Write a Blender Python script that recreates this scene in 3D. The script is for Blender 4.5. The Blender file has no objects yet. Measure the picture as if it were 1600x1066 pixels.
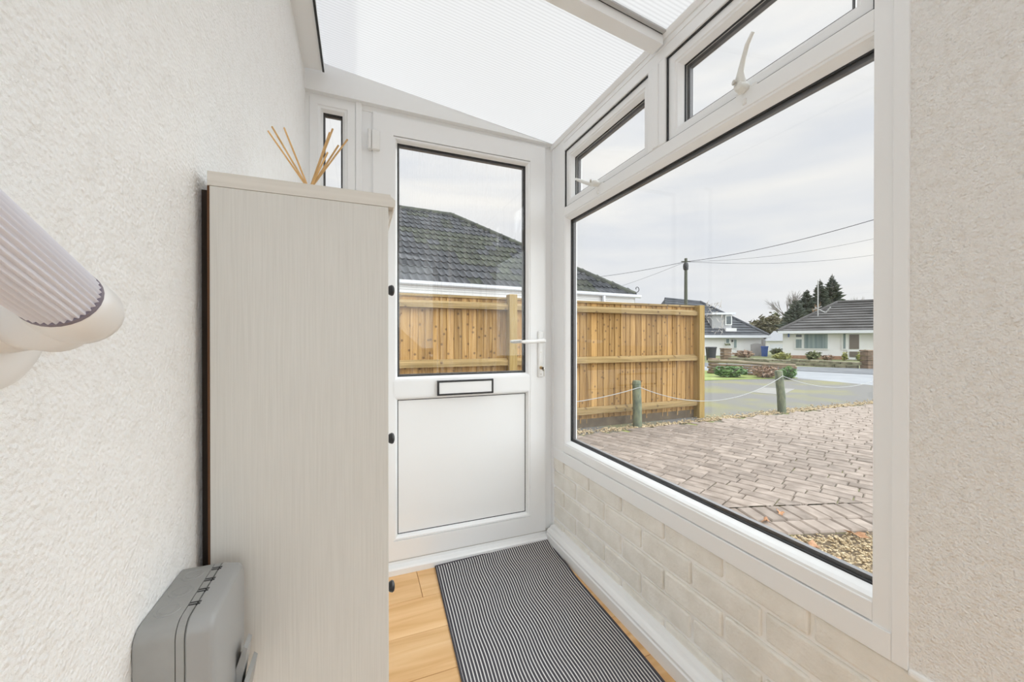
import bpy, bmesh, math, random
from mathutils import Vector, Matrix
random.seed(7)
S = bpy.context.scene
COL = S.collection
R_ = math.radians

# ------------------------------------------------------------------ camera
YAW, PITCH, CAMZ, FPX = R_(21.65), R_(-0.2), 1.05, 601.5
cam = bpy.data.objects.new('camera', bpy.data.cameras.new('camera'))
COL.objects.link(cam)
cam.data.sensor_width = 36.0
cam.data.lens = FPX / 1600 * 36.0
cam.data.clip_start = 0.02
cam.data.clip_end = 500
cam.location = (0, 0, CAMZ)
cam.rotation_euler = (math.pi / 2 + PITCH, 0, -YAW)
S.camera = cam

# ------------------------------------------------------------------ world: bright layered overcast
W = bpy.data.worlds.new('overcast_sky'); S.world = W
W.use_nodes = True
nt = W.node_tree; nt.nodes.clear()
def N(t, typ, **kw):
    n = t.nodes.new(typ)
    for k, v in kw.items():
        if k.startswith('i_'): n.inputs[k[2:].replace('_', ' ')].default_value = v
        else: setattr(n, k, v)
    return n
tc = N(nt, 'ShaderNodeTexCoord')
mp = N(nt, 'ShaderNodeMapping'); mp.inputs['Scale'].default_value = (1.6, 1.6, 9.0)
ns = N(nt, 'ShaderNodeTexNoise', i_Scale=1.3, i_Detail=5.0, i_Roughness=0.5, i_Distortion=0.3)
rp = N(nt, 'ShaderNodeValToRGB')
rp.color_ramp.elements[0].position = 0.33; rp.color_ramp.elements[0].color = (0.535, 0.545, 0.580, 1)
rp.color_ramp.elements[1].position = 0.64; rp.color_ramp.elements[1].color = (0.665, 0.645, 0.628, 1)
bg = N(nt, 'ShaderNodeBackground', i_Strength=1.0)
wo = N(nt, 'ShaderNodeOutputWorld')
L = nt.links.new
L(tc.outputs['Generated'], mp.inputs['Vector']); L(mp.outputs[0], ns.inputs['Vector'])
L(ns.outputs['Fac'], rp.inputs[0]); L(rp.outputs[0], bg.inputs[0]); L(bg.outputs[0], wo.inputs[0])

# the sun behind the cloud layer: a very wide, soft source
sun = bpy.data.objects.new('sun', bpy.data.lights.new('sun', 'SUN')); COL.objects.link(sun)
sun.data.energy = 5.3
sun.data.angle = R_(140)
sun.data.color = (0.915, 0.965, 1.0)
sun.rotation_euler = (R_(15), R_(45), 0)

S.cycles.max_bounces = 16
S.cycles.diffuse_bounces = 9
S.view_settings.view_transform = 'Standard'
S.view_settings.look = 'None'
S.view_settings.exposure = 0.56
S.view_settings.gamma = 1.0
S.view_settings.use_curve_mapping = False

# ------------------------------------------------------------------ materials
MATS = {}
def new_mat(name):
    m = bpy.data.materials.new(name); m.use_nodes = True
    t = m.node_tree; t.nodes.clear()
    out = N(t, 'ShaderNodeOutputMaterial')
    MATS[name] = m
    return m, t, out
def ramp(t, stops):
    r = N(t, 'ShaderNodeValToRGB')
    e = r.color_ramp.elements
    while len(e) < len(stops): e.new(0.5)
    for i, (p, c) in enumerate(stops):
        e[i].position = p; e[i].color = (c[0], c[1], c[2], 1)
    return r
def plain(name, col, rough=0.5, col2=None, scale=20, stretch=(1, 1, 1), bump=0.0, bscale=None, metallic=0.0,
          lo=0.35, hi=0.65, rand=0.0, detail=4, spec=0.5, bdist=0.01):
    m, t, out = new_mat(name)
    b = N(t, 'ShaderNodeBsdfPrincipled', i_Roughness=rough, i_Metallic=metallic)
    b.inputs['Specular IOR Level'].default_value = spec
    t.links.new(b.outputs[0], out.inputs[0])
    tc = N(t, 'ShaderNodeTexCoord'); mp = N(t, 'ShaderNodeMapping'); mp.inputs['Scale'].default_value = stretch
    t.links.new(tc.outputs['Object'], mp.inputs[0])
    vec = mp.outputs[0]
    oi = None
    if rand > 0:
        oi = N(t, 'ShaderNodeObjectInfo')
        mul = N(t, 'ShaderNodeVectorMath', operation='ADD')
        sc = N(t, 'ShaderNodeMath', operation='MULTIPLY'); sc.inputs[1].default_value = 37.0
        t.links.new(oi.outputs['Random'], sc.inputs[0]); t.links.new(mp.outputs[0], mul.inputs[0]); t.links.new(sc.outputs[0], mul.inputs[1])
        vec = mul.outputs[0]
    csock = None
    if col2 is not None:
        n = N(t, 'ShaderNodeTexNoise', i_Scale=scale, i_Detail=detail)
        t.links.new(vec, n.inputs['Vector'])
        r = ramp(t, [(lo, col), (hi, col2)])
        t.links.new(n.outputs['Fac'], r.inputs[0]); csock = r.outputs[0]
    if rand > 0:
        h = N(t, 'ShaderNodeHueSaturation')
        mr = N(t, 'ShaderNodeMapRange'); mr.inputs['To Min'].default_value = 1 - rand; mr.inputs['To Max'].default_value = 1 + rand
        t.links.new(oi.outputs['Random'], mr.inputs[0]); t.links.new(mr.outputs[0], h.inputs['Value'])
        if csock is None: h.inputs['Color'].default_value = (*col, 1)
        else: t.links.new(csock, h.inputs['Color'])
        csock = h.outputs[0]
    if csock is None: b.inputs['Base Color'].default_value = (*col, 1)
    else: t.links.new(csock, b.inputs['Base Color'])
    if bump > 0:
        bn = N(t, 'ShaderNodeTexNoise', i_Scale=bscale or scale, i_Detail=detail)
        t.links.new(vec, bn.inputs['Vector'])
        bp = N(t, 'ShaderNodeBump', i_Strength=bump, i_Distance=bdist)
        t.links.new(bn.outputs['Fac'], bp.inputs['Height']); t.links.new(bp.outputs[0], b.inputs['Normal'])
    return m
def stucco(name, c1, c2, strength=0.7):
    m, t, out = new_mat(name)
    b = N(t, 'ShaderNodeBsdfPrincipled', i_Roughness=0.75); b.inputs['Specular IOR Level'].default_value = 0.25
    t.links.new(b.outputs[0], out.inputs[0])
    tc = N(t, 'ShaderNodeTexCoord')
    n1 = N(t, 'ShaderNodeTexNoise', i_Scale=250.0, i_Detail=3.0, i_Roughness=0.6, i_Distortion=0.0)
    n2 = N(t, 'ShaderNodeTexVoronoi', i_Scale=240.0); n2.feature = 'SMOOTH_F1'
    n3 = N(t, 'ShaderNodeTexNoise', i_Scale=34.0, i_Detail=2.0)
    for n in (n1, n2, n3): t.links.new(tc.outputs['Object'], n.inputs['Vector'])
    mx = N(t, 'ShaderNodeMath', operation='ADD'); t.links.new(n1.outputs['Fac'], mx.inputs[0])
    m2 = N(t, 'ShaderNodeMath', operation='MULTIPLY'); m2.inputs[1].default_value = -0.9
    t.links.new(n2.outputs['Distance'], m2.inputs[0]); t.links.new(m2.outputs[0], mx.inputs[1])
    m3 = N(t, 'ShaderNodeMath', operation='ADD'); t.links.new(mx.outputs[0], m3.inputs[0]); t.links.new(n3.outputs['Fac'], m3.inputs[1])
    bp = N(t, 'ShaderNodeBump', i_Strength=strength, i_Distance=0.0045)
    t.links.new(m3.outputs[0], bp.inputs['Height']); t.links.new(bp.outputs[0], b.inputs['Normal'])
    n4 = N(t, 'ShaderNodeTexNoise', i_Scale=60.0, i_Detail=6.0)
    t.links.new(tc.outputs['Object'], n4.inputs['Vector'])
    r = ramp(t, [(0.3, c2), (0.52, c1)])
    t.links.new(n4.outputs['Fac'], r.inputs[0]); t.links.new(r.outputs[0], b.inputs['Base Color'])
    return m
def wood_mat(name, stops, ring=9.0, rand=0.25, knots=True, rough=0.7, axis='Z', knot_scale=6.0, grain=(60, 60, 3)):
    m, t, out = new_mat(name)
    b = N(t, 'ShaderNodeBsdfPrincipled', i_Roughness=rough); b.inputs['Specular IOR Level'].default_value = 0.25
    t.links.new(b.outputs[0], out.inputs[0])
    tc = N(t, 'ShaderNodeTexCoord'); oi = N(t, 'ShaderNodeObjectInfo')
    sc = N(t, 'ShaderNodeMath', operation='MULTIPLY'); sc.inputs[1].default_value = 53.0
    t.links.new(oi.outputs['Random'], sc.inputs[0])
    ad = N(t, 'ShaderNodeVectorMath', operation='ADD'); t.links.new(tc.outputs['Object'], ad.inputs[0]); t.links.new(sc.outputs[0], ad.inputs[1])
    mp = N(t, 'ShaderNodeMapping'); mp.inputs['Scale'].default_value = grain
    t.links.new(ad.outputs[0], mp.inputs[0])
    n = N(t, 'ShaderNodeTexNoise', i_Scale=0.6, i_Detail=5.0, i_Distortion=0.6); t.links.new(mp.outputs[0], n.inputs['Vector'])
    r = ramp(t, stops); t.links.new(n.outputs['Fac'], r.inputs[0])
    c = r.outputs[0]
    if knots:
        v = N(t, 'ShaderNodeTexVoronoi', voronoi_dimensions='2D', i_Scale=knot_scale, i_Randomness=1.0)
        sx = N(t, 'ShaderNodeSeparateXYZ'); cx = N(t, 'ShaderNodeCombineXYZ')
        t.links.new(ad.outputs[0], sx.inputs[0]); t.links.new(sx.outputs['X'], cx.inputs['X']); t.links.new(sx.outputs[axis], cx.inputs['Y'])
        t.links.new(cx.outputs[0], v.inputs['Vector'])
        kr = ramp(t, [(0.055, (1, 1, 1)), (0.12, (0, 0, 0))]); t.links.new(v.outputs['Distance'], kr.inputs[0])
        mx = N(t, 'ShaderNodeMixRGB'); mx.inputs[2].default_value = (0.10, 0.055, 0.03, 1)
        sm = N(t, 'ShaderNodeMath', operation='MULTIPLY'); sm.inputs[1].default_value = 0.75
        t.links.new(kr.outputs[0], sm.inputs[0]); t.links.new(sm.outputs[0], mx.inputs[0]); t.links.new(c, mx.inputs[1]); c = mx.outputs[0]
    h = N(t, 'ShaderNodeHueSaturation')
    mr = N(t, 'ShaderNodeMapRange'); mr.inputs['To Min'].default_value = 1 - rand; mr.inputs['To Max'].default_value = 1 + rand
    t.links.new(oi.outputs['Random'], mr.inputs[0]); t.links.new(mr.outputs[0], h.inputs['Value']); t.links.new(c, h.inputs['Color'])
    t.links.new(h.outputs[0], b.inputs['Base Color'])
    bp = N(t, 'ShaderNodeBump', i_Strength=0.15, i_Distance=0.003)
    t.links.new(n.outputs['Fac'], bp.inputs['Height']); t.links.new(bp.outputs[0], b.inputs['Normal'])
    return m
def glass_mat(name, streaks=0.0):
    m, t, out = new_mat(name)
    tr = N(t, 'ShaderNodeBsdfTransparent'); tr.inputs[0].default_value = (0.975, 0.985, 0.98, 1)
    gl = N(t, 'ShaderNodeBsdfGlossy', i_Roughness=0.01); gl.inputs[0].default_value = (1, 1, 1, 1)
    lw = N(t, 'ShaderNodeLayerWeight', i_Blend=0.25)
    p = N(t, 'ShaderNodeMath', operation='POWER'); p.inputs[1].default_value = 3.0
    t.links.new(lw.outputs['Facing'], p.inputs[0])
    mr = N(t, 'ShaderNodeMapRange'); mr.inputs['To Min'].default_value = 0.02; mr.inputs['To Max'].default_value = 0.6
    t.links.new(p.outputs[0], mr.inputs[0])
    mx = N(t, 'ShaderNodeMixShader'); t.links.new(mr.outputs[0], mx.inputs[0]); t.links.new(tr.outputs[0], mx.inputs[1]); t.links.new(gl.outputs[0], mx.inputs[2])
    last = mx.outputs[0]
    if streaks > 0:
        tc = N(t, 'ShaderNodeTexCoord'); mp = N(t, 'ShaderNodeMapping'); mp.inputs['Scale'].default_value = (95, 95, 1.1)
        t.links.new(tc.outputs['Object'], mp.inputs[0])
        n = N(t, 'ShaderNodeTexNoise', i_Scale=1.0, i_Detail=3.0); t.links.new(mp.outputs[0], n.inputs['Vector'])
        r = ramp(t, [(0.54, (0, 0, 0)), (0.72, (1, 1, 1))]); t.links.new(n.outputs['Fac'], r.inputs[0])
        s = N(t, 'ShaderNodeMath', operation='MULTIPLY'); s.inputs[1].default_value = streaks
        t.links.new(r.outputs[0], s.inputs[0])
        d = N(t, 'ShaderNodeBsdfTranslucent'); d.inputs[0].default_value = (0.9, 0.9, 0.9, 1)
        mx2 = N(t, 'ShaderNodeMixShader'); t.links.new(s.outputs[0], mx2.inputs[0]); t.links.new(last, mx2.inputs[1]); t.links.new(d.outputs[0], mx2.inputs[2])
        last = mx2.outputs[0]
    t.links.new(last, out.inputs[0])
    return m

UPVC = plain('upvc_white', (0.87, 0.878, 0.885), 0.32)
UPVC2 = plain('upvc_panel', (0.86, 0.868, 0.872), 0.4)
GASKET = plain('black_rubber_gasket', (0.025, 0.027, 0.03), 0.5)
SPACER = plain('grey_glazing_spacer', (0.10, 0.095, 0.10), 0.35)
GLASS = glass_mat('window_glass')
GLASSD = glass_mat('streaky_door_glass', 0.10)
STUC_L = stucco('cream_render', (0.92, 0.918, 0.91), (0.88, 0.872, 0.855), 0.55)
STUC_R = stucco('beige_render', (0.93, 0.915, 0.89), (0.88, 0.85, 0.805), 0.9)
BRICKP = plain('painted_brick', (0.79, 0.765, 0.705), 0.7, (0.87, 0.85, 0.80), 14, bump=0.5, bscale=90, rand=0.03, bdist=0.006)
MORTP = plain('painted_mortar', (0.92, 0.915, 0.90), 0.7, bump=0.3, bscale=50)
PLASTICW = plain('white_plastic', (0.85, 0.85, 0.84), 0.25)
FLUTE = plain('lilac_white_fluted_plastic', (0.76, 0.76, 0.83), 0.35)
CREAMP = plain('cream_plastic', (0.82, 0.805, 0.79), 0.3)
GREYP = plain('grey_plastic', (0.30, 0.30, 0.29), 0.45, (0.33, 0.33, 0.32), 30)
GREYL = plain('grey_plastic_lid', (0.33, 0.33, 0.325), 0.42)
BLACK = plain('black_metal', (0.02, 0.02, 0.022), 0.35)
CHROME = plain('brushed_steel', (0.55, 0.52, 0.47), 0.3, metallic=1.0)
BRASS = plain('brass', (0.55, 0.40, 0.22), 0.3, metallic=1.0)
DARKHOLE = plain('dark_slot', (0.03, 0.03, 0.03), 0.8)
CAB = plain('grey_washed_wood', (0.62, 0.607, 0.575), 0.5, (0.66, 0.647, 0.615), 1.0, stretch=(420, 420, 9), bump=0.10, bscale=1.0, bdist=0.002)
CABT = plain('grey_washed_wood_top', (0.62, 0.59, 0.54), 0.5, (0.69, 0.66, 0.61), 1.0, stretch=(4, 120, 120), bump=0.2, bscale=1.0, bdist=0.002)
REED = plain('rattan_reed', (0.62, 0.37, 0.14), 0.6, (0.75, 0.48, 0.22), 40, rand=0.2)
PLANK = wood_mat('oak_laminate', [(0.3, (0.66, 0.38, 0.16)), (0.55, (0.78, 0.50, 0.25)), (0.75, (0.84, 0.58, 0.32))], rand=0.08, knots=False, rough=0.35, knot_scale=2.2, axis='Y', grain=(3, 40, 40))
FENCEB = wood_mat('treated_pine_board', [(0.25, (0.22, 0.115, 0.036)), (0.5, (0.385, 0.225, 0.080)), (0.75, (0.50, 0.32, 0.13))], rand=0.24, knot_scale=6.0)
FENCER = wood_mat('treated_pine_rail', [(0.3, (0.22, 0.15, 0.06)), (0.7, (0.40, 0.28, 0.13))], rand=0.1, knot_scale=5.0, grain=(3, 60, 60))
FENCEP = wood_mat('green_treated_post', [(0.3, (0.26, 0.17, 0.05)), (0.7, (0.41, 0.29, 0.11))], rand=0.1, knots=False)
OLDPOST = plain('weathered_post', (0.10, 0.12, 0.09), 0.9, (0.22, 0.24, 0.15), 9, stretch=(3, 3, 1), bump=0.4, bscale=30)
TILE = plain('grey_roof_tile', (0.038, 0.040, 0.046), 0.8, (0.068, 0.070, 0.077), 5, rand=0.25, bump=0.2, bscale=40, spec=0.3)
TILEM = plain('mossy_roof_tile', (0.040, 0.043, 0.040), 0.85, (0.078, 0.085, 0.062), 6, rand=0.25, spec=0.3)
ROOFB = plain('roof_underlay', (0.03, 0.032, 0.035), 0.9)
PVCG = plain('white_gutter', (0.75, 0.77, 0.83), 0.3)
FASC = plain('white_fascia', (0.72, 0.71, 0.70), 0.5)
PAVER = plain('block_paver', (0.215, 0.175, 0.148), 0.9, (0.315, 0.262, 0.225), 9, rand=0.16, bump=0.3, bscale=160, spec=0.15, bdist=0.003)
JOINT = plain('mossy_joint_sand', (0.13, 0.12, 0.085), 0.95, (0.27, 0.30, 0.08), 5, bump=0.3, bscale=90, lo=0.47, hi=0.66)
PEBBLE = plain('gravel_pebble', (0.33, 0.24, 0.135), 0.85, (0.56, 0.46, 0.31), 60, lo=0.4, hi=0.6, spec=0.2)
EARTH = plain('earth', (0.15, 0.11, 0.07), 0.95, (0.26, 0.20, 0.13), 12)
TARMAC = plain('mossy_tarmac', (0.185, 0.177, 0.168), 0.95, (0.225, 0.215, 0.125), 0.9, lo=0.5, hi=0.66, bump=0.2, bscale=200, spec=0.1)
ROAD = plain('pale_road', (0.26, 0.268, 0.285), 0.9, (0.31, 0.318, 0.335), 1.2, spec=0.1)
PATH = plain('grey_footpath', (0.15, 0.155, 0.165), 0.95, (0.19, 0.195, 0.205), 2, spec=0.1)
CONC = plain('pale_concrete', (0.22, 0.208, 0.192), 0.9, (0.255, 0.243, 0.225), 8)
GRASS = plain('grass', (0.12, 0.135, 0.05), 0.9, (0.19, 0.195, 0.09), 3)
LEAFG = plain('broad_green_leaf', (0.06, 0.15, 0.04), 0.6, (0.17, 0.29, 0.09), 2.5, rand=0.1)
LEAFY = plain('yellow_green_leaf', (0.26, 0.27, 0.07), 0.7, (0.42, 0.41, 0.14), 4)
LEAFO = plain('olive_leaf', (0.10, 0.13, 0.045), 0.8, (0.20, 0.21, 0.09), 3)
LEAFB = plain('russet_twigs', (0.30, 0.19, 0.13), 0.9, (0.42, 0.30, 0.22), 4)
NEEDLE = plain('dark_conifer', (0.030, 0.045, 0.032), 0.9, (0.075, 0.085, 0.055), 1.2)
HAZEL = plain('brown_woodland', (0.10, 0.095, 0.05), 0.95, (0.20, 0.175, 0.10), 1.0)
BARK = plain('bare_bark', (0.17, 0.145, 0.12), 0.95, (0.26, 0.23, 0.20), 2)
BARKO = plain('orange_bark', (0.36, 0.24, 0.15), 0.95)
WHITEW = plain('white_house_wall', (0.86, 0.85, 0.87), 0.8, (0.89, 0.88, 0.89), 2)
BRICKR = plain('red_brick_plinth', (0.36, 0.20, 0.13), 0.9, (0.46, 0.28, 0.19), 8)
STONE = plain('mossy_stone', (0.16, 0.15, 0.10), 0.95, (0.34, 0.31, 0.22), 5, bump=0.5, bscale=12, rand=0.25)
STONEB = plain('brown_pillar_brick', (0.17, 0.12, 0.085), 0.95, (0.27, 0.19, 0.13), 5, rand=0.15)
SLATE = plain('far_roof_tile', (0.075, 0.08, 0.09), 0.85, (0.115, 0.12, 0.135), 0.8, rand=0.12, spec=0.2)
SLATEB = plain('far_brown_roof_tile', (0.075, 0.07, 0.068), 0.85, (0.12, 0.115, 0.115), 0.8, rand=0.12, spec=0.2)
CURTAIN = plain('teal_curtain', (0.16, 0.22, 0.235), 0.8, (0.33, 0.39, 0.40), 1.0, stretch=(7, 1, 0.1))
DARKG = plain('dark_far_glass', (0.07, 0.09, 0.10), 0.15)
DOORG = plain('brown_far_glass', (0.18, 0.15, 0.13), 0.2)
GATEW = plain('grey_gate_wood', (0.30, 0.28, 0.28), 0.8, (0.38, 0.36, 0.36), 3, stretch=(8, 8, 1))
BINB = plain('blue_bin_plastic', (0.06, 0.13, 0.42), 0.4)
BINK = plain('black_bin_plastic', (0.03, 0.03, 0.04), 0.4)
POLEW = plain('creosoted_pole', (0.10, 0.105, 0.08), 0.9)
CABLE = plain('cable_black', (0.06, 0.06, 0.065), 0.7)
WIRE = plain('grey_wire', (0.40, 0.41, 0.41), 0.55)
OAKLEAF = plain('brown_leaf', (0.36, 0.17, 0.08), 0.8, (0.50, 0.28, 0.15), 30, rand=0.3)
FLASH = plain('aluminium_flashing', (0.5, 0.5, 0.5), 0.4)

# twin-wall polycarbonate: diffuse transmission, faint flutes running down the slope
def polycarb():
    m, t, out = new_mat('opal_twinwall_sheet')
    tc = N(t, 'ShaderNodeTexCoord')
    sp = N(t, 'ShaderNodeSeparateXYZ'); t.links.new(tc.outputs['Object'], sp.inputs[0])
    w = N(t, 'ShaderNodeMath', operation='MULTIPLY'); w.inputs[1].default_value = 2 * math.pi / 0.0125
    t.links.new(sp.outputs['Y'], w.inputs[0])
    s = N(t, 'ShaderNodeMath', operation='SINE'); t.links.new(w.outputs[0], s.inputs[0])
    r = ramp(t, [(0.0, (0.575, 0.571, 0.567)), (0.7, (0.675, 0.672, 0.668))])
    mr = N(t, 'ShaderNodeMapRange'); mr.inputs['From Min'].default_value = -1
    t.links.new(s.outputs[0], mr.inputs[0]); t.links.new(mr.outputs[0], r.inputs[0])
    tl = N(t, 'ShaderNodeBsdfTranslucent'); t.links.new(r.outputs[0], tl.inputs[0])
    df = N(t, 'ShaderNodeBsdfDiffuse'); df.inputs[0].default_value = (0.9, 0.9, 0.9, 1)
    mx = N(t, 'ShaderNodeMixShader'); mx.inputs[0].default_value = 0.14
    t.links.new(tl.outputs[0], mx.inputs[1]); t.links.new(df.outputs[0], mx.inputs[2])
    gl = N(t, 'ShaderNodeBsdfGlossy', i_Roughness=0.25)
    mg = N(t, 'ShaderNodeMixShader'); mg.inputs[0].default_value = 0.04
    t.links.new(mx.outputs[0], mg.inputs[1]); t.links.new(gl.outputs[0], mg.inputs[2])
    t.links.new(mg.outputs[0], out.inputs[0])
    return m
POLY = polycarb()
def clear_flash():
    m, t, out = new_mat('opal_cover_flashing')
    tl = N(t, 'ShaderNodeBsdfTranslucent'); tl.inputs[0].default_value = (0.93, 0.93, 0.94, 1)
    t.links.new(tl.outputs[0], out.inputs[0])
    return m
def rug_mat():
    m, t, out = new_mat('striped_cotton')
    tc = N(t, 'ShaderNodeTexCoord'); sp = N(t, 'ShaderNodeSeparateXYZ'); t.links.new(tc.outputs['UV'], sp.inputs[0])
    w = N(t, 'ShaderNodeMath', operation='MULTIPLY'); w.inputs[1].default_value = 2 * math.pi * 52
    t.links.new(sp.outputs['X'], w.inputs[0])
    s = N(t, 'ShaderNodeMath', operation='SINE'); t.links.new(w.outputs[0], s.inputs[0])
    r = ramp(t, [(0.30, (0.075, 0.07, 0.082)), (0.66, (0.095, 0.09, 0.10)), (0.84, (0.66, 0.65, 0.64))])
    mr = N(t, 'ShaderNodeMapRange'); mr.inputs['From Min'].default_value = -1
    t.links.new(s.outputs[0], mr.inputs[0]); t.links.new(mr.outputs[0], r.inputs[0])
    b = N(t, 'ShaderNodeBsdfPrincipled', i_Roughness=0.95); b.inputs['Specular IOR Level'].default_value = 0.1
    t.links.new(r.outputs[0], b.inputs['Base Color'])
    bp = N(t, 'ShaderNodeBump', i_Strength=0.5, i_Distance=0.002); t.links.new(mr.outputs[0], bp.inputs['Height']); t.links.new(bp.outputs[0], b.inputs['Normal'])
    t.links.new(b.outputs[0], out.inputs[0])
    return m
RUG = rug_mat()
RUGE = plain('charcoal_rug_binding', (0.07, 0.065, 0.075), 0.95)

# ------------------------------------------------------------------ helpers
def root_of(o):
    while o.parent: o = o.parent
    return o
def tag(o, label=None, cat=None, group=None, kind=None):
    if label: o['label'] = label
    if cat: o['category'] = cat
    if group: o['group'] = group
    if kind: o['kind'] = kind
    return o
def thing(name, label, cat, loc=(0, 0, 0), rotz=0.0, group=None, kind=None):
    o = bpy.data.objects.new(name, None); COL.objects.link(o)
    o.location = loc; o.rotation_euler = (0, 0, rotz); o.empty_display_size = 0.05
    return tag(o, label, cat, group, kind)
class MB:
    """Collects shapes in one bmesh, in world coordinates (or in the coordinates of a turned thing)."""
    def __init__(s): s.bm = bmesh.new()
    def box(s, x0, x1, y0, y1, z0, z1, bev=0.0, seg=2):
        r = bmesh.ops.create_cube(s.bm, size=1.0)
        for v in r['verts']:
            v.co = Vector(((x0 + x1) / 2 + v.co.x * (x1 - x0), (y0 + y1) / 2 + v.co.y * (y1 - y0), (z0 + z1) / 2 + v.co.z * (z1 - z0)))
        if bev > 0:
            es = list({e for v in r['verts'] for e in v.link_edges})
            bmesh.ops.bevel(s.bm, geom=es, offset=bev, segments=seg, profile=0.5, affect='EDGES')
        return s
    def verts_faces(s, vs, fs):
        vv = [s.bm.verts.new(v) for v in vs]
        for f in fs:
            try: s.bm.faces.new([vv[i] for i in f])
            except ValueError: pass
        return s
    def prism(s, poly, h0, h1, axis='Z'):
        def P(a, b, h):
            return {'Z': (a, b, h), 'Y': (a, h, b), 'X': (h, a, b)}[axis]
        n = len(poly)
        vs = [P(a, b, h0) for a, b in poly] + [P(a, b, h1) for a, b in poly]
        fs = [list(range(n))[::-1], list(range(n, 2 * n))] + [[i, (i + 1) % n, n + (i + 1) % n, n + i] for i in range(n)]
        return s.verts_faces(vs, fs)
    def tube(s, pts, rad, n=10, cap=True):
        pts = [Vector(p) for p in pts]
        rad = rad if isinstance(rad, (list, tuple)) else [rad] * len(pts)
        rings = []
        up = None
        for i, p in enumerate(pts):
            d = (pts[min(i + 1, len(pts) - 1)] - pts[max(i - 1, 0)]).normalized()
            if up is None:
                up = Vector((0, 0, 1)) if abs(d.z) < 0.9 else Vector((1, 0, 0))
            a = d.cross(up)
            if a.length < 1e-4: a = d.cross(Vector((0, 1, 0)))
            a.normalize(); b = a.cross(d).normalized(); up = b
            rings.append([s.bm.verts.new(p + (a * math.cos(2 * math.pi * k / n) + b * math.sin(2 * math.pi * k / n)) * rad[i]) for k in range(n)])
        for q, r in zip(rings, rings[1:]):
            for k in range(n): s.bm.faces.new([q[k], q[(k + 1) % n], r[(k + 1) % n], r[k]])
        if cap:
            s.bm.faces.new(rings[0][::-1]); s.bm.faces.new(rings[-1])
        return s
    def lathe(s, origin, axis, prof, n=20):
        """prof: (distance along axis, radius)"""
        origin = Vector(origin); axis = Vector(axis).normalized()
        return s.tube_rings([(origin + axis * d, r) for d, r in prof], axis, n)
    def tube_rings(s, prs, axis, n):
        up = Vector((0, 0, 1)) if abs(axis.z) < 0.9 else Vector((1, 0, 0))
        a = axis.cross(up).normalized(); b = a.cross(axis)
        rings = [[s.bm.verts.new(p + (a * math.cos(2 * math.pi * k / n) + b * math.sin(2 * math.pi * k / n)) * max(r, 1e-4)) for k in range(n)] for p, r in prs]
        for q, r in zip(rings, rings[1:]):
            for k in range(n): s.bm.faces.new([q[k], q[(k + 1) % n], r[(k + 1) % n], r[k]])
        s.bm.faces.new(rings[0][::-1]); s.bm.faces.new(rings[-1])
        return s
    def frame(s, plane, rect, prof):
        """Mitred frame: prof is a closed list of (inset from the outer edge, coordinate along the plane normal)."""
        u0, u1, v0, v1 = rect
        n = len(prof); rings = []
        for a, w in prof:
            cs = [(u0 + a, v0 + a), (u1 - a, v0 + a), (u1 - a, v1 - a), (u0 + a, v1 - a)]
            rings.append([s.bm.verts.new((w, u, v) if plane == 'X' else (u, w, v)) for u, v in cs])
        for i in range(n):
            q, r = rings[i], rings[(i + 1) % n]
            for k in range(4): s.bm.faces.new([q[k], q[(k + 1) % 4], r[(k + 1) % 4], r[k]])
        return s
    def build(s, name, mat, parent=None, smooth=False, mesh_only=False):
        bmesh.ops.recalc_face_normals(s.bm, faces=s.bm.faces)
        me = bpy.data.meshes.new(name)
        if parent is not None and not mesh_only:
            rt = root_of(parent)
            if abs(rt.rotation_euler.z) < 1e-9:
                bmesh.ops.translate(s.bm, verts=s.bm.verts, vec=-Vector(rt.location))
        s.bm.to_mesh(me); s.bm.free()
        me.materials.append(mat)
        if smooth:
            for p in me.polygons: p.use_smooth = True
            try: me.set_sharp_from_angle(angle=R_(40))
            except Exception: pass
        if mesh_only: return me
        o = bpy.data.objects.new(name, me); COL.objects.link(o)
        if parent is not None: o.parent = parent
        return o
def inst(name, me, parent, loc, rot=(0, 0, 0), scale=None):
    """A piece that shares its mesh; loc in world coordinates."""
    o = bpy.data.objects.new(name, me); COL.objects.link(o)
    if parent is not None:
        o.parent = parent
        rt = root_of(parent)
        if abs(rt.rotation_euler.z) < 1e-9: loc = Vector(loc) - Vector(rt.location)
    o.location = loc; o.rotation_euler = rot
    if scale: o.scale = scale
    return o
def box(name, x0, x1, y0, y1, z0, z1, mat, parent=None, bev=0.0):
    return MB().box(x0, x1, y0, y1, z0, z1, bev).build(name, mat, parent)

# ------------------------------------------------------------------ porch shell
XR = 0.950          # inner face of the window frame
YE = 1.805          # inner face of the door frame
XL = -0.207         # rendered house wall
YB = -1.3           # back of the porch, behind the camera
def roof_z(x): return 2.200 - 0.128 * (x + 0.128)

wl = box('wall_left', XL - 0.22, XL, YB - 0.2, YE + 0.12, -0.25, 2.42, STUC_L)
tag(wl, 'cream textured render house wall on the left', 'wall', kind='structure')
wp = box('wall_right', XR + 0.0005, XR + 0.2, YB - 0.2, 0.3925, 0.425, 2.06, STUC_R)
tag(wp, 'beige rough render pier right of the large window', 'wall', kind='structure')
wb = thing('window_added', 'unseen glazed porch end added behind the viewpoint to let in daylight', 'window', (0.37, YB, 0), kind='structure')  # glazing added on the unseen end to light surfaces facing the camera

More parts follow.
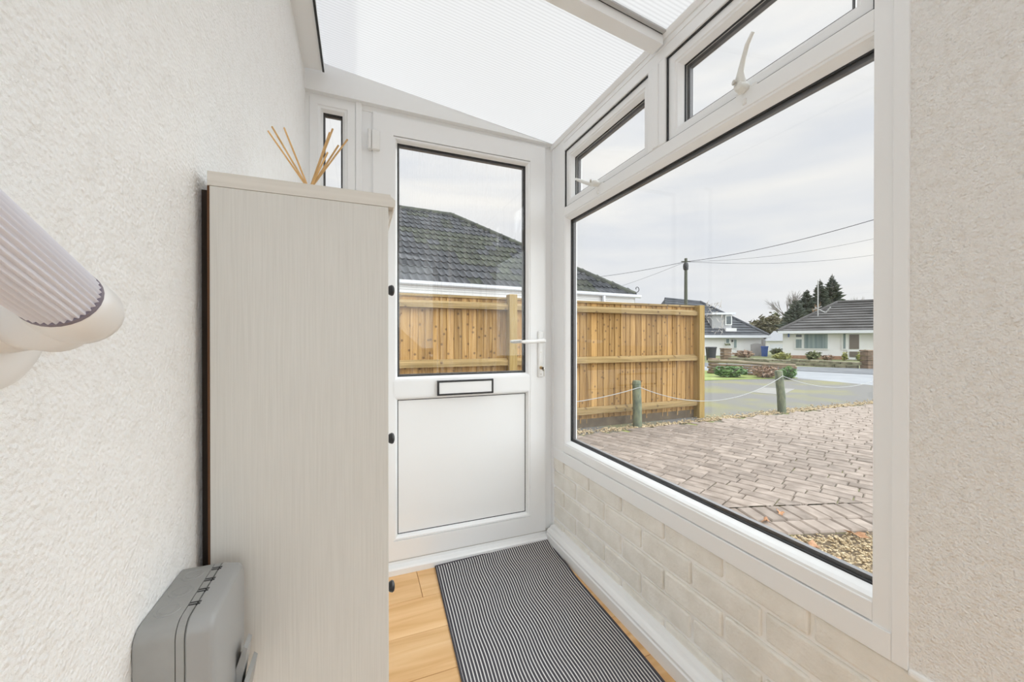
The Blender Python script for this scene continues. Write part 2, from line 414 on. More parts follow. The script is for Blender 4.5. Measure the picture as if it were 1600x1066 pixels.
# dwarf brick wall under the window, painted
dw = thing('wall_dwarf', 'cream painted dwarf brick wall under the large window', 'wall', (XR, 1.0, 0), kind='structure')
MB().box(XR + 0.010, XR + 0.2, YB - 0.2, YE + 0.1, -0.25, 0.430).build('mortar', MORTP, dw)
def brick_mesh(l, h):
    b = MB().box(0, 0.05, -l / 2, l / 2, -h / 2, h / 2, 0.007, 3)
    return b.build('brick', BRICKP, mesh_only=True)
bl, bh = 0.2175, 0.073
bm_full = brick_mesh(bl - 0.001, bh)
bm_top = brick_mesh(bl - 0.001, 0.060)
course = 0.0848
for c in range(6):
    zc = 0.4085 - c * course
    if zc < 0.02: break
    off = 0.114 if c % 2 else 0.0
    y = 1.013 + 0.2275 * 3 + 0.114 - off
    while y > YB:
        if y + bl / 2 > YE:      # cut brick at the corner
            l = YE - 0.004 - (y - bl / 2)
            if l > 0.03:
                inst('brick', brick_mesh(l, bh), dw, (XR + random.uniform(-0.0015, 0.0015), (YE - 0.004 + y - bl / 2) / 2, zc))
        else:
            inst('brick', bm_full if c else bm_top, dw, (XR + 0.001 + random.uniform(-0.0015, 0.002), y + random.uniform(-.002, .002), (zc if c else 0.402) + random.uniform(-.001, .001)),
                 (random.uniform(-.008, .008), 0, random.uniform(-.008, .008)))
        y -= bl + 0.010
# plaster ledge on the brick below the pier
MB().box(XR - 0.006, XR + 0.02, -0.6, 0.392, 0.425, 0.440, 0.005).build('ledge', MORTP, dw)

# skirting
sk = MB().prism([(XR + 0.006, 0), (0.902, 0), (0.902, 0.042), (0.906, 0.047), (0.906, 0.056), (0.914, 0.066), (0.924, 0.071), (0.930, 0.080), (XR + 0.006, 0.082)], YB, YE - 0.012, 'Y').build('baseboard_right', UPVC)
tag(sk, 'white moulded skirting board below the painted brick', 'skirting', kind='structure')

# laminate floor: base and boards in rows across the porch
fl = thing('floor', 'honey oak laminate floor of the porch', 'floor', (0.3, 0.5, 0), kind='structure')
MB().box(XL, XR, YB, YE, -0.06, -0.012).build('underlay', EARTH, fl)
rows_y = [1.780 - 0.19 * k for k in range(0, 14)]
jo = [0.24, 0.62, -0.05, 0.45, 0.75, 0.1, 0.5, 0.3, 0.66, 0.0, 0.4, 0.2, 0.6, 0.1]
for k, y1 in enumerate(rows_y):
    y0 = y1 - 0.19
    segs = [XL, jo[k], XR - 0.03]
    for a, b in zip(segs, segs[1:]):
        if b - a < 0.02: continue
        MB().box(a + 0.0008, b - 0.0008, y0 + 0.0008, y1 - 0.0008, -0.012, 0.0, 0.0012, 1).build('plank', PLANK, fl)
MB().box(XL, XR - 0.03, 1.781, YE, -0.012, 0.0, 0.001, 1).build('plank', PLANK, fl)

# ------------------------------------------------------------------ roof
rf = thing('ceiling', 'sloping opal polycarbonate lean-to roof', 'roof', (0.4, 1.0, 2.1), kind='structure')
def slope_box(x0, x1, y0, y1, d0, d1, name, mat, par=rf, bev=0.0):
    vs = []
    for x in (x0, x1):
        for y in (y0, y1):
            for d in (d0, d1): vs.append((x, y, roof_z(x) + d))
    return MB().verts_faces(vs, [(0, 1, 3, 2), (4, 6, 7, 5), (0, 4, 5, 1), (2, 3, 7, 6), (0, 2, 6, 4), (1, 5, 7, 3)]).build(name, mat, par)
RY0, RY1 = 1.005, 1.055
slope_box(XL + 0.05, XR + 0.16, RY1 - 0.012, YE + 0.12, 0.002, 0.012, 'roof_panel', POLY)
slope_box(XL + 0.05, XR + 0.16, 0.0, RY0 + 0.012, 0.002, 0.012, 'roof_panel', POLY)
slope_box(XL + 0.05, XR + 0.16, YB, -0.05, 0.002, 0.012, 'roof_panel', POLY)
def rafter(y0, y1):
    r = slope_box(XL + 0.06, XR - 0.012, y0, y1, -0.034, 0.0, 'rafter', UPVC)
    slope_box(XL + 0.06, XR - 0.012, y0 - 0.004, y0 + 0.004, -0.003, 0.001, 'rafter_gasket', GASKET, r)
    slope_box(XL + 0.06, XR - 0.012, y0 - 0.018, y0 - 0.004, -0.004, 0.001, 'rafter_lip', FLASH, r)
    slope_box(XL + 0.06, XR + 0.05, y0 + 0.005, y1 - 0.005, 0.0125, 0.03, 'rafter_cap', UPVC, r)
rafter(RY0, RY1); rafter(-0.05, 0.0)
# wall plate along the house wall
pl = MB().prism([(XL, 2.158), (-0.140, 2.162), (-0.140, 2.180), (-0.134, 2.180), (-0.134, 2.198), (XL, 2.205)], YB, 1.772, 'Y').build('wall_plate', UPVC, rf)
MB().box(-0.140, -0.1325, YB, 1.774, 2.158, 2.1615).build('wall_plate_gasket', GASKET, pl)
# cover flashing lying on the sheets beside the wall
slope_box(XL, -0.008, YB, YE + 0.12, 0.0135, 0.018, 'flashing', clear_flash(), rf)
# eaves beam above the window
ev = MB().prism([(XR - 0.008, 2.048), (XR + 0.1, 2.048), (XR + 0.1, roof_z(XR + .1) + 0.0015), (XR - 0.016, roof_z(XR - .016) + 0.0015), (XR - 0.016, 2.062)], YB, YE + 0.1, 'Y').build('eaves_beam', UPVC, rf)

# fascia above the door (wedge up to the roof)
FY = 1.783
fa = MB().prism([(XL, 2.083), (XR, 2.064), (XR, roof_z(XR) + 0.001), (XL + 0.05, roof_z(XL + .05) + 0.001), (XL + 0.05, 2.19), (XL, 2.19)], FY, YE + 0.08, 'Y').build('trim_1', UPVC2)
tag(fa, 'white wedge-shaped fascia panel above the door frame', 'fascia', kind='structure')

MB().frame('Y', (XL, XR, 0.0, 2.06), [(0.0, YB), (0.06, YB), (0.06, YB - 0.06), (0.0, YB - 0.06)]).build('frame', UPVC, wb)
MB().box(XL + 0.06, XR - 0.06, YB - 0.06, YB, 0.86, 0.94).build('mid_rail', UPVC, wb)
MB().box(XL + 0.05, XR - 0.05, YB - 0.033, YB - 0.028, 0.93, 2.01).build('pane', GLASS, wb)
MB().box(XL + 0.05, XR - 0.05, YB - 0.033, YB - 0.028, 0.05, 0.87).build('pane', GLASS, wb)
# ------------------------------------------------------------------ window_1: the large window with two top lights
w1 = thing('window_1', 'large white upvc window with two top-hung lights', 'window', (XR, 1.0, 0.43), kind='structure')
XB = XR + 0.062     # outer face
YN, YF = 0.392, 1.800
GN, GF = 0.447, 1.690    # picture pane opening
def moulded(u0, u1, v0, v1, name):   # flat member with eased edges, in the window plane
    return MB().box(XR, XB, u0, u1, v0, v1, 0.0025, 2).build(name, UPVC, w1)
MB().box(XR, XR + 0.004, YN, GN, 0.433, 2.055, 0.0015, 2).build('jamb', UPVC, w1)
MB().box(XR, XB, YN, 0.403, 0.433, 2.055, 0.002).build('jamb_side', UPVC, w1)
MB().box(XR - 0.004, XR + 0.01, YN, YN + 0.024, 0.433, 2.055, 0.002).build('jamb_flange', UPVC, w1)
moulded(GF, YF, 0.433, 2.055, 'jamb')
moulded(GN, GF, 0.488, 0.527, 'bottom_rail')
MB().box(XR - 0.004, XB, YN + 0.024, YF, 0.433, 0.486, 0.002).build('cill_strip', UPVC, w1)
moulded(GN, GF, 1.664, 1.708, 'transom')
moulded(GN, GF, 1.992, 2.055, 'head')
MB().box(XR - 0.003, XR + 0.01, GN, GF, 2.03, 2.055, 0.002).build('head_flange', UPVC, w1)
MB().box(XR - 0.0015, XB, 1.008, 1.090, 1.708, 1.992, 0.0025).build('mullion', UPVC, w1)
MB().box(XR - 0.006, XR + 0.01, 1.036, 1.064, 1.71, 1.99, 0.003).build('mullion_cover', UPVC, w1)
# picture pane: bead, gasket, spacer, glass
rect = (GN - 0.045, GF, 0.527, 1.664)
MB().frame('X', rect, [(0.0, XR + 0.003), (0.006, XR + 0.004), (0.012, XR + 0.012), (0.020, XR + 0.026), (0.020, XR + 0.034), (0.0, XR + 0.034)]).build('glazing_bead', UPVC, w1)
MB().frame('X', rect, [(0.018, XR + 0.0262), (0.0235, XR + 0.0275), (0.0235, XR + 0.0315), (0.018, XR + 0.0315)]).build('gasket', GASKET, w1)
MB().frame('X', rect, [(0.010, XR + 0.037), (0.032, XR + 0.037), (0.032, XR + 0.050), (0.010, XR + 0.050)]).build('glazing_spacer', SPACER, w1)
MB().box(XR + 0.0315, XR + 0.0365, GN - 0.035, GF - 0.01, 0.537, 1.654).build('pane', GLASS, w1)
MB().frame('X', rect, [(0.0, XR + 0.034), (0.020, XR + 0.052), (0.020, XB), (0.0, XB)]).build('outer_bead', UPVC, w1)
fk = MB()
rnd = random.Random(3)
def on_pane(x, y):
    d_ = Vector((math.sin(YAW), math.cos(YAW), 0)) + Vector((math.cos(YAW), -math.sin(YAW), 0)) * ((x - 800) / FPX) - Vector((0, 0, 1)) * ((y - 531) / FPX)
    return Vector((0, 0, CAMZ)) + d_ * ((XR + 0.0310) / d_.x)
for k in range(42):
    px_, py_ = rnd.uniform(1105, 1131), rnd.uniform(472, 520)
    if rnd.random() < .3: py_ = rnd.uniform(472, 484)
    c_ = on_pane(px_, py_); a_ = rnd.uniform(-1.2, 2.2); ln_ = rnd.uniform(.003, .010); wd_ = rnd.uniform(.0006, .0018)
    u_, w_ = Vector((0, math.cos(a_), math.sin(a_))), Vector((0, -math.sin(a_), math.cos(a_)))
    q_ = [c_ - u_ * ln_, c_ + w_ * wd_ + u_ * ln_ * .2, c_ + u_ * ln_, c_ - w_ * wd_ * .6]
    fk.verts_faces([v - Vector((0.0002, 0, 0)) for v in q_] + [v + Vector((0.0004, 0, 0)) for v in q_], [(0, 1, 2, 3), (7, 6, 5, 4), (0, 4, 5, 1), (1, 5, 6, 2), (2, 6, 7, 3), (3, 7, 4, 0)])
fo = fk.build('sticker_residue', PLASTICW, w1); fo['kind'] = 'stuff'
def toplight(y0, y1, z0, z1, hy, lever):
    s = MB().frame('X', (y0 + .004, y1 - .004, z0 + .004, z1 - .004),
                   [(0.0, XR + 0.012), (0.024, XR + 0.012), (0.027, XR + 0.016), (0.033, XR + 0.017), (0.044, XR + 0.034), (0.044, XR + 0.075), (0.0, XR + 0.075)]).build('sash', UPVC, w1)
    MB().frame('X', (y0, y1, z0, z1), [(0.0, XR + 0.006), (0.004, XR + 0.006), (0.0045, XR + 0.05), (0.0, XR + 0.05)]).build('gasket', GASKET, s)
    MB().frame('X', (y0 + .004, y1 - .004, z0 + .004, z1 - .004), [(0.042, XR + 0.0345), (0.047, XR + 0.036), (0.047, XR + 0.040), (0.042, XR + 0.040)]).build('gasket', GASKET, s)
    MB().frame('X', (y0 + .004, y1 - .004, z0 + .004, z1 - .004), [(0.040, XR + 0.0465), (0.056, XR + 0.0465), (0.056, XR + 0.06), (0.040, XR + 0.06)]).build('glazing_spacer', SPACER, s)
    MB().box(XR + 0.0402, XR + 0.0462, y0 + .04, y1 - .04, z0 + .04, z1 - .04).build('pane', GLASS, s)
    # cockspur handle: base plate, boss, curved lever
    zb = z0 - 0.004
    MB().box(XR + 0.003, XR + 0.014, hy - 0.030, hy + 0.030, zb - 0.004, zb + 0.014, 0.003).build('handle_base', PLASTICW, s)
    m = MB()
    m.lathe((XR + 0.006, hy, zb + 0.012), (-1, 0, 0), [(0, 0.010), (0.012, 0.013), (0.026, 0.014), (0.034, 0.011), (0.037, 0.004)], 18)
    o = Vector((XR - 0.018, hy, zb + 0.012))
    if lever == 'up':
        pts = [o + Vector((0.010, 0.004, -0.016)), o + Vector((0.004, 0.001, -0.004)), o + Vector((0, 0, 0.012)), o + Vector((-0.003, -0.004, 0.035)), o + Vector((-0.008, -0.016, 0.060)), o + Vector((-0.013, -0.030, 0.085)), o + Vector((-0.014, -0.046, 0.105))]
        rd = [0.006, 0.013, 0.014, 0.0085, 0.0065, 0.006, 0.0045]
    else:
        pts = [o + Vector((0, -0.012, 0)), o, o + Vector((-0.004, 0.02, 0.003)), o + Vector((-0.010, 0.055, 0.022)), o + Vector((-0.018, 0.095, 0.046)), o + Vector((-0.021, 0.118, 0.060))]
        rd = [0.007, 0.011, 0.010, 0.0075, 0.0065, 0.005]
    m.tube(pts, rd, 12)
    m.build('handle', plain('handle_white_' + lever, (0.80, 0.80, 0.77), 0.35), s, smooth=True)
    lk = Vector((XR - 0.034, hy + 0.003, zb + 0.020))
    MB().lathe(lk, (-1, 0.25, 0), [(0, 0.0065), (0.004, 0.0065), (0.0045, 0.005)], 14).build('lock', CHROME, s, smooth=True)
    MB().box(XR - 0.005, XR + 0.002, hy - 0.006, hy + 0.006, z0 - 0.036, z0 - 0.020, 0.003).build('striker', PLASTICW, s)
toplight(1.090, GF, 1.708, 1.992, 1.395, 'along')
toplight(GN, 1.008, 1.708, 1.992, 0.722, 'up')

# corner cover post between door and window
cp = box('trim_2', XR - 0.004, XR + 0.062, 1.797, YE + 0.07, 0.0, 2.06, UPVC, bev=0.002)
tag(cp, 'white corner post between the door and the large window', 'trim', kind='structure')

# ------------------------------------------------------------------ door_1
DB = YE + 0.062
d1 = thing('door_1', 'white upvc half-glazed front door with black letter plate', 'door', (0.48, YE, 0), kind='structure')
DL, DR, DZ0, DZ1 = 0.056, 0.905, 0.052, 2.055
# door frame
MB().box(0.0, DL + 0.006, YE + 0.012, DB, 0, 2.085, 0.002).build('frame_jamb', UPVC, d1)
MB().box(DR - 0.006, XR + 0.0, YE + 0.016, DB, 0, 2.085, 0.002).build('frame_jamb', UPVC, d1)
MB().box(0.0, XR, YE + 0.006, DB, 2.056, 2.09, 0.002).build('frame_head', UPVC, d1)
th = MB().prism([(YE - 0.028, 0.0), (YE + 0.07, 0.0), (YE + 0.07, 0.046), (YE + 0.004, 0.046), (YE + 0.002, 0.034), (YE - 0.022, 0.030), (YE - 0.028, 0.024)], 0.0, XR - 0.004, 'X').build('threshold', UPVC, d1)
MB().box(0.002, XR - 0.01, YE + 0.004, YE + 0.03, 0.046, 0.053).build('threshold_seal', plain('taupe_seal', (0.5, 0.48, 0.45), 0.6), th)
# leaf: stiles and rails as one welded frame, with openings for pane and panel
st = 0.088
lf = MB()
lf.frame('Y', (DL, DR, DZ0, DZ1), [(0.0, YE), (0.004, YE - 0.002), (st, YE - 0.002), (st, YE + 0.055), (0.0, YE + 0.055)])
leaf = lf.build('leaf_frame', UPVC, d1)
MB().box(DL + st - 0.001, DR - st + 0.001, YE - 0.002, YE + 0.055, 0.792, 0.862).build('mid_rail', UPVC, d1)
def bead_set(rc, glass):
    MB().frame('Y', rc, [(0.0, YE + 0.0005), (0.007, YE + 0.001), (0.012, YE + 0.006), (0.018, YE + 0.020), (0.018, YE + 0.026), (0.0, YE + 0.026)]).build('glazing_bead', UPVC, d1)
    MB().frame('Y', rc, [(0.017, YE + 0.0202), (0.0215, YE + 0.0212), (0.0215, YE + 0.0255), (0.017, YE + 0.0255)]).build('gasket', GASKET, d1)
    u0, u1, v0, v1 = rc
    if glass:
        MB().box(u0 + .01, u1 - .01, YE + 0.0256, YE + 0.031, v0 + .01, v1 - .01).build('pane', GLASSD, d1)
        MB().frame('Y', rc, [(0.012, YE + 0.0315), (0.028, YE + 0.0315), (0.028, YE + 0.046), (0.012, YE + 0.046)]).build('glazing_spacer', SPACER, d1)
    else:
        MB().box(u0 + .01, u1 - .01, YE + 0.0215, YE + 0.045, v0 + .01, v1 - .01).build('panel', UPVC2, d1)
bead_set((DL + st, DR - st, 0.862, DZ1 - 0.092), True)
bead_set((DL + st, DR - st, DZ0 + 0.09, 0.792), False)
# letter plate
lp = MB().frame('Y', (0.338, 0.614, 0.787, 0.858), [(0.0, YE - 0.003), (0.001, YE - 0.014), (0.003, YE - 0.016), (0.007, YE - 0.016), (0.009, YE - 0.012), (0.009, YE - 0.003)]).build('letter_plate_frame', BLACK, d1)
MB().box(0.346, 0.606, YE - 0.012, YE - 0.004, 0.795, 0.850, 0.002).build('letter_plate_flap', UPVC2, lp)
# handle, lock and key
hx, hz = 0.873, 1.045
bpz = MB().box(hx - 0.016, hx + 0.016, YE - 0.012, YE - 0.002, 0.855, 1.095, 0.006, 3).build('handle_plate', PLASTICW, d1, smooth=True)
def lever(sgn, y0):
    m = MB()
    m.lathe((hx, y0, hz), (0, -sgn, 0), [(0, 0.013), (0.02, 0.012), (0.042, 0.011), (0.048, 0.006)], 16)
    m.tube([(hx + .004, y0 - sgn * 0.038, hz), (hx - .02, y0 - sgn * 0.040, hz), (hx - .06, y0 - sgn * 0.042, hz - .004), (hx - .105, y0 - sgn * 0.043, hz - .006), (hx - .125, y0 - sgn * 0.041, hz - .005)], [0.009, 0.0105, 0.0095, 0.010, 0.007], 14)
    return m
lever(1, YE - 0.01).build('lever', PLASTICW, bpz, smooth=True)
po = MB().box(hx - 0.016, hx + 0.016, YE + 0.055, YE + 0.066, 0.855, 1.095, 0.005).build('outer_handle_plate', PLASTICW, d1)
lever(-1, YE + 0.06).build('lever', PLASTICW, po, smooth=True)
MB().lathe((hx, YE - 0.010, 0.905), (0, -1, 0), [(0, 0.0085), (0.007, 0.0085), (0.0075, 0.007)], 16).build('lock_cylinder', BRASS, bpz, smooth=True)
ky = MB().box(hx - 0.0015, hx + 0.0015, YE - 0.045, YE - 0.017, 0.898, 0.911)
ky.box(hx + 0.004, hx + 0.0065, YE - 0.040, YE - 0.036, 0.862, 0.898)
ky.lathe((hx - 0.0015, YE - 0.040, 0.900), (1, 0, 0), [(0, 0.011), (0.003, 0.011)], 14)
ky.build('key', CHROME, bpz)
for z in (0.985, 0.872):
    MB().lathe((hx, YE - 0.0118, z), (0, -1, 0), [(0, 0.0036), (0.001, 0.0034)], 10).build('screw', CHROME, bpz)
# hinges
for z in (1.925, 1.05, 0.25):
    h = MB().box(DL - 0.004, DL + 0.030, YE - 0.022, YE - 0.001, z - 0.043, z + 0.043, 0.005, 3).build('hinge', PLASTICW, d1, smooth=True)
    MB().lathe((DL - 0.013, YE - 0.012, z - 0.040), (0, 0, 1), [(0, 0.0075), (0.066, 0.0075), (0.084, 0.0075)], 14).build('hinge_pin', PLASTICW, h, smooth=True)
    MB().box(DL - 0.016, DL - 0.003, YE - 0.010, YE + 0.012, z - 0.040, z + 0.044, 0.002).build('hinge_leaf', PLASTICW, h)

# ------------------------------------------------------------------ window_2: narrow side light left of the door
w2 = thing('window_2', 'narrow white upvc side light beside the door', 'window', (-0.1, YE, 0), kind='structure')
MB().frame('Y', (XL, 0.0, 0.0, 2.085), [(0.0, YE + 0.004), (0.014, YE + 0.004), (0.016, YE + 0.0), (0.045, YE + 0.0), (0.048, YE + 0.004), (0.056, YE + 0.006), (0.066, YE + 0.022), (0.066, YE + 0.062), (0.0, YE + 0.062)]).build('frame', UPVC, w2)
MB().frame('Y', (XL, 0.0, 0.0, 2.085), [(0.064, YE + 0.022), (0.069, YE + 0.023), (0.069, YE + 0.028), (0.064, YE + 0.028)]).build('gasket', GASKET, w2)
MB().frame('Y', (XL, 0.0, 0.0, 2.085), [(0.060, YE + 0.034), (0.073, YE + 0.034), (0.073, YE + 0.048), (0.060, YE + 0.048)]).build('glazing_spacer', SPACER, w2)
MB().box(XL + 0.06, -0.06, YE + 0.028, YE + 0.033, 0.06, 2.025).build('pane', GLASS, w2)
MB().box(-0.013, 0.012, YE - 0.004, YE + 0.03, 0, 2.083, 0.003).build('cover_bead', UPVC, w2)

# ------------------------------------------------------------------ shoe cabinet
CX0, CX1, CY0, CY1, CZ = -0.194, 0.0455, 0.645, 1.155, 1.262
cb = thing('shoe_cabinet', 'tall slim grey-washed wooden shoe cabinet against the left wall', 'cabinet', ((CX0 + CX1) / 2, (CY0 + CY1) / 2, 0))
MB().box(CX0 + 0.003, CX1 - 0.002, CY0, CY0 + 0.016, 0, CZ, 0.0008, 1).build('side_panel', CAB, cb)
MB().box(CX0, CX1 - 0.002, CY1 - 0.016, CY1, 0, CZ, 0.0008, 1).build('side_panel', CAB, cb)
MB().box(CX0, CX0 + 0.0028, CY0 + 0.0015, CY1, 0.0, CZ).build('back_panel', plain('hardboard', (0.11, 0.05, 0.022), 0.9), cb)
MB().box(XL + 0.0005, CX0, CY0 + 0.022, CY0 + 0.045, 0.0, CZ).build('gap_shade_strip', plain('gap_shade_brown', (0.028, 0.018, 0.012), 0.9), cb)  # near-black strip standing in for the deep shade between cabinet and wall
MB().box(CX0 + 0.006, CX1 - 0.02, CY0 + 0.016, CY1 - 0.016, 0.24, 0.256).build('bottom_panel', CAB, cb)
MB().box(CX1 - 0.03, CX1 - 0.012, CY0 + 0.016, CY1 - 0.016, 0.0, 0.255).build('plinth', CAB, cb)
top = MB()
prof = [(CX0 + 0.001, CZ), (CX1 + 0.006, CZ), (CX1 + 0.0085, CZ + 0.003), (CX1 + 0.0085, CZ + 0.011), (CX1 + 0.005, CZ + 0.0145), (CX1 + 0.002, CZ + 0.016), (CX1 + 0.001, CZ + 0.0195), (CX0 + 0.001, CZ + 0.0195)]
top.prism(prof, CY0 - 0.001, CY1 + 0.012, 'Y').build('top_board', CABT, cb)
MB().prism([(CX1 - 0.0015, CZ), (CX1 + 0.005, CZ), (CX1 - 0.0012, CZ - 0.018)], CY0 + 0.02, CY1, 'Y').build('cornice', CABT, cb)
for k, zt in enumerate((1.240, 0.912, 0.584)):
    f = MB().box(CX1 - 0.019, CX1 - 0.002, CY0 + 0.018, CY1 - 0.018, zt - 0.324, zt, 0.002).build('drop_flap', CAB, cb)
    kz = (1.160, 0.829, 0.497)[k]
    MB().lathe((CX1 - 0.002, 0.900, kz), (1, 0, 0), [(0, 0.0085), (0.003, 0.008), (0.008, 0.0052), (0.014, 0.0055), (0.019, 0.0105), (0.0245, 0.0125), (0.028, 0.0105), (0.030, 0.005)], 20).build('knob', BLACK, f, smooth=True)

# ------------------------------------------------------------------ reed diffuser on the cabinet
BX, BY, BZ = -0.088, 0.825, CZ + 0.0195
rd = thing('reed_diffuser', 'reed diffuser with thin rattan sticks on top of the cabinet', 'diffuser', (BX, BY, BZ))
m, t, out = new_mat('smoked_bottle_glass')
b = N(t, 'ShaderNodeBsdfPrincipled', i_Roughness=0.05); b.inputs['Base Color'].default_value = (0.8, 0.72, 0.6, 1); b.inputs['Transmission Weight'].default_value = 0.9
t.links.new(b.outputs[0], out.inputs[0])
MB().lathe((BX, BY, BZ), (0, 0, 1), [(0, 0.026), (0.002, 0.029), (0.030, 0.029), (0.037, 0.024), (0.040, 0.011), (0.050, 0.010), (0.052, 0.0125), (0.055, 0.0125)], 24).build('bottle', m, rd, smooth=True)
RV = Vector((math.cos(YAW), -math.sin(YAW), 0)); FV = Vector((math.sin(YAW), math.cos(YAW), 0))
def sight(x, y, d):
    """World point that the photograph shows at pixel (x, y), at distance d along the view."""
    F = FV * math.cos(PITCH) + Vector((0, 0, math.sin(PITCH)))
    U = -FV * math.sin(PITCH) + Vector((0, 0, math.cos(PITCH)))
    return Vector((0, 0, CAMZ)) + (F + RV * ((x - 800) / FPX) - U * ((y - 533) / FPX)) * d
dd = (Vector((BX, BY, 0))).dot(FV)
for tx, ty, k in ((419, 205, 0.02), (425, 198, -0.01), (444, 200, 0.03), (515, 207, 0.02), (520, 201, -0.02), (529, 227, 0.0), (543, 218, 0.03), (512, 238, -0.03)):
    tip = sight(tx, ty, dd + k)
    neck = Vector((BX, BY, BZ + 0.053))
    dirv = (neck - tip).normalized()
    foot = neck + dirv * 0.045
    foot.z = max(foot.z, BZ + 0.004)
    MB().tube([foot, tip], 0.00165, 8).build('reed', REED, rd)

# ------------------------------------------------------------------ grey weatherproof box on the wall
JY0, JY1, JZ1, JZ0, JXF = 0.484, 0.612, 0.762, 0.585, -0.142
jb = thing('junction_box', 'grey plastic weatherproof socket box on the left wall beside the cabinet', 'socket box', (XL, (JY0 + JY1) / 2, JZ0))
def rrect(y0, y1, z0, z1, r, n=5):
    pts = []
    for cy, cz, a0 in ((y1 - r, z1 - r, 0), (y0 + r, z1 - r, 90), (y0 + r, z0 + r, 180), (y1 - r, z0 + r, 270)):
        for k in range(n + 1):
            a = R_(a0 + 90 * k / n); pts.append((cy + r * math.cos(a), cz + r * math.sin(a)))
    return pts
xs = XL + 0.034
MB().prism(rrect(JY0, JY1, JZ0, JZ1, 0.016), XL + 0.001, xs, 'X').build('body', GREYP, jb, smooth=True)
MB().prism(rrect(JY0 + .0012, JY1 - .0012, JZ0 + .0012, JZ1 - .0012, 0.015), xs, xs + 0.0008, 'X').build('seam', DARKHOLE, jb)
MB().prism(rrect(JY0, JY1, JZ0, JZ1, 0.016), xs + 0.0008, xs + 0.0075, 'X').build('rim', GREYP, jb, smooth=True)
lid = MB()
ra = [rrect(JY0 + a, JY1 - a, JZ0 + a, JZ1 - a, r) for a, r in ((0.0015, 0.015), (0.0, 0.016), (0.003, 0.014), (0.0055, 0.013), (0.0085, 0.011))]
xx = [xs + 0.0078, xs + 0.0095, JXF - 0.005, JXF - 0.0015, JXF]
rings = [[lid.bm.verts.new((x, y, z)) for y, z in r] for x, r in zip(xx, ra)]
for q, r in zip(rings, rings[1:]):
    for k in range(len(q)): lid.bm.faces.new([q[k], q[(k + 1) % len(q)], r[(k + 1) % len(q)], r[k]])
lid.bm.faces.new(rings[-1]); lid.bm.faces.new(rings[0][::-1])
lido = lid.build('lid', GREYL, jb, smooth=True)
for y in (0.515, 0.548, 0.581):
    MB().lathe((XL + 0.0175, y, JZ1 - 0.0002), (0, 0, 1), [(0, 0.0118), (0.0009, 0.0112), (0.0009, 0.0095), (0.0003, 0.0088), (0.0003, 0.0072), (0.0008, 0.0066)], 24).build('knockout', GREYP, jb, smooth=True)
MB().lathe((XL + 0.0175, JY0 + 0.0002, 0.695), (0, -1, 0), [(0, 0.0118), (0.0009, 0.0112), (0.0009, 0.0095), (0.0003, 0.0088), (0.0003, 0.0072), (0.0008, 0.0066)], 24).build('knockout', GREYP, jb, smooth=True)
for y in (0.530, 0.575):
    for dy in (-0.014, -0.010, 0.010, 0.014):
        MB().box(xs + 0.001, xs + 0.011, y + dy - 0.001, y + dy + 0.001, JZ1 - 0.0018, JZ1 + 0.0003).build('slot', DARKHOLE, lido)
MB().prism([(JXF - 0.003, 0.608), (JXF + 0.004, 0.612), (JXF + 0.012, 0.665), (JXF + 0.008, 0.668), (JXF - 0.001, 0.640)], 0.566, 0.590, 'Y').build('latch', GREYL, lido)
MB().prism([(JXF - 0.003, 0.592), (JXF + 0.010, 0.596), (JXF + 0.016, 0.632), (JXF + 0.012, 0.636), (JXF + 0.004, 0.612)], 0.552, 0.600, 'Y').build('latch', GREYP, lido)

# ------------------------------------------------------------------ fluted grab rail on the wall near the viewpoint
E0 = Vector((-0.1495, 0.286, 1.071))            # lower end of the tube
ang = R_(24.5)
ax = Vector((0, -math.cos(ang), math.sin(ang)))
gr = thing('grab_rail', 'white fluted plastic grab rail with rounded end fitting on left wall', 'grab rail', (XL, 0.300, 1.05))
def fluted(p0, p1, rad, depth, nfl):
    m = MB(); n = nfl * 8
    d = (p1 - p0).normalized(); a = Vector((1, 0, 0)); b = d.cross(a).normalized()
    rings = []
    for p in (p0, p1):
        rings.append([m.bm.verts.new(p + (a * math.cos(2 * math.pi * k / n) + b * math.sin(2 * math.pi * k / n)) * (rad - depth * (0.5 - 0.5 * math.cos(2 * math.pi * k * nfl / n)))) for k in range(n)])
    q, r = rings
    for k in range(n): m.bm.faces.new([q[k], q[(k + 1) % n], r[(k + 1) % n], r[k]])
    m.bm.faces.new(q[::-1]); m.bm.faces.new(r)
    return m
TL = 0.42
fluted(E0, E0 + ax * TL, 0.0174, 0.0014, 36).build('tube', FLUTE, gr, smooth=True)
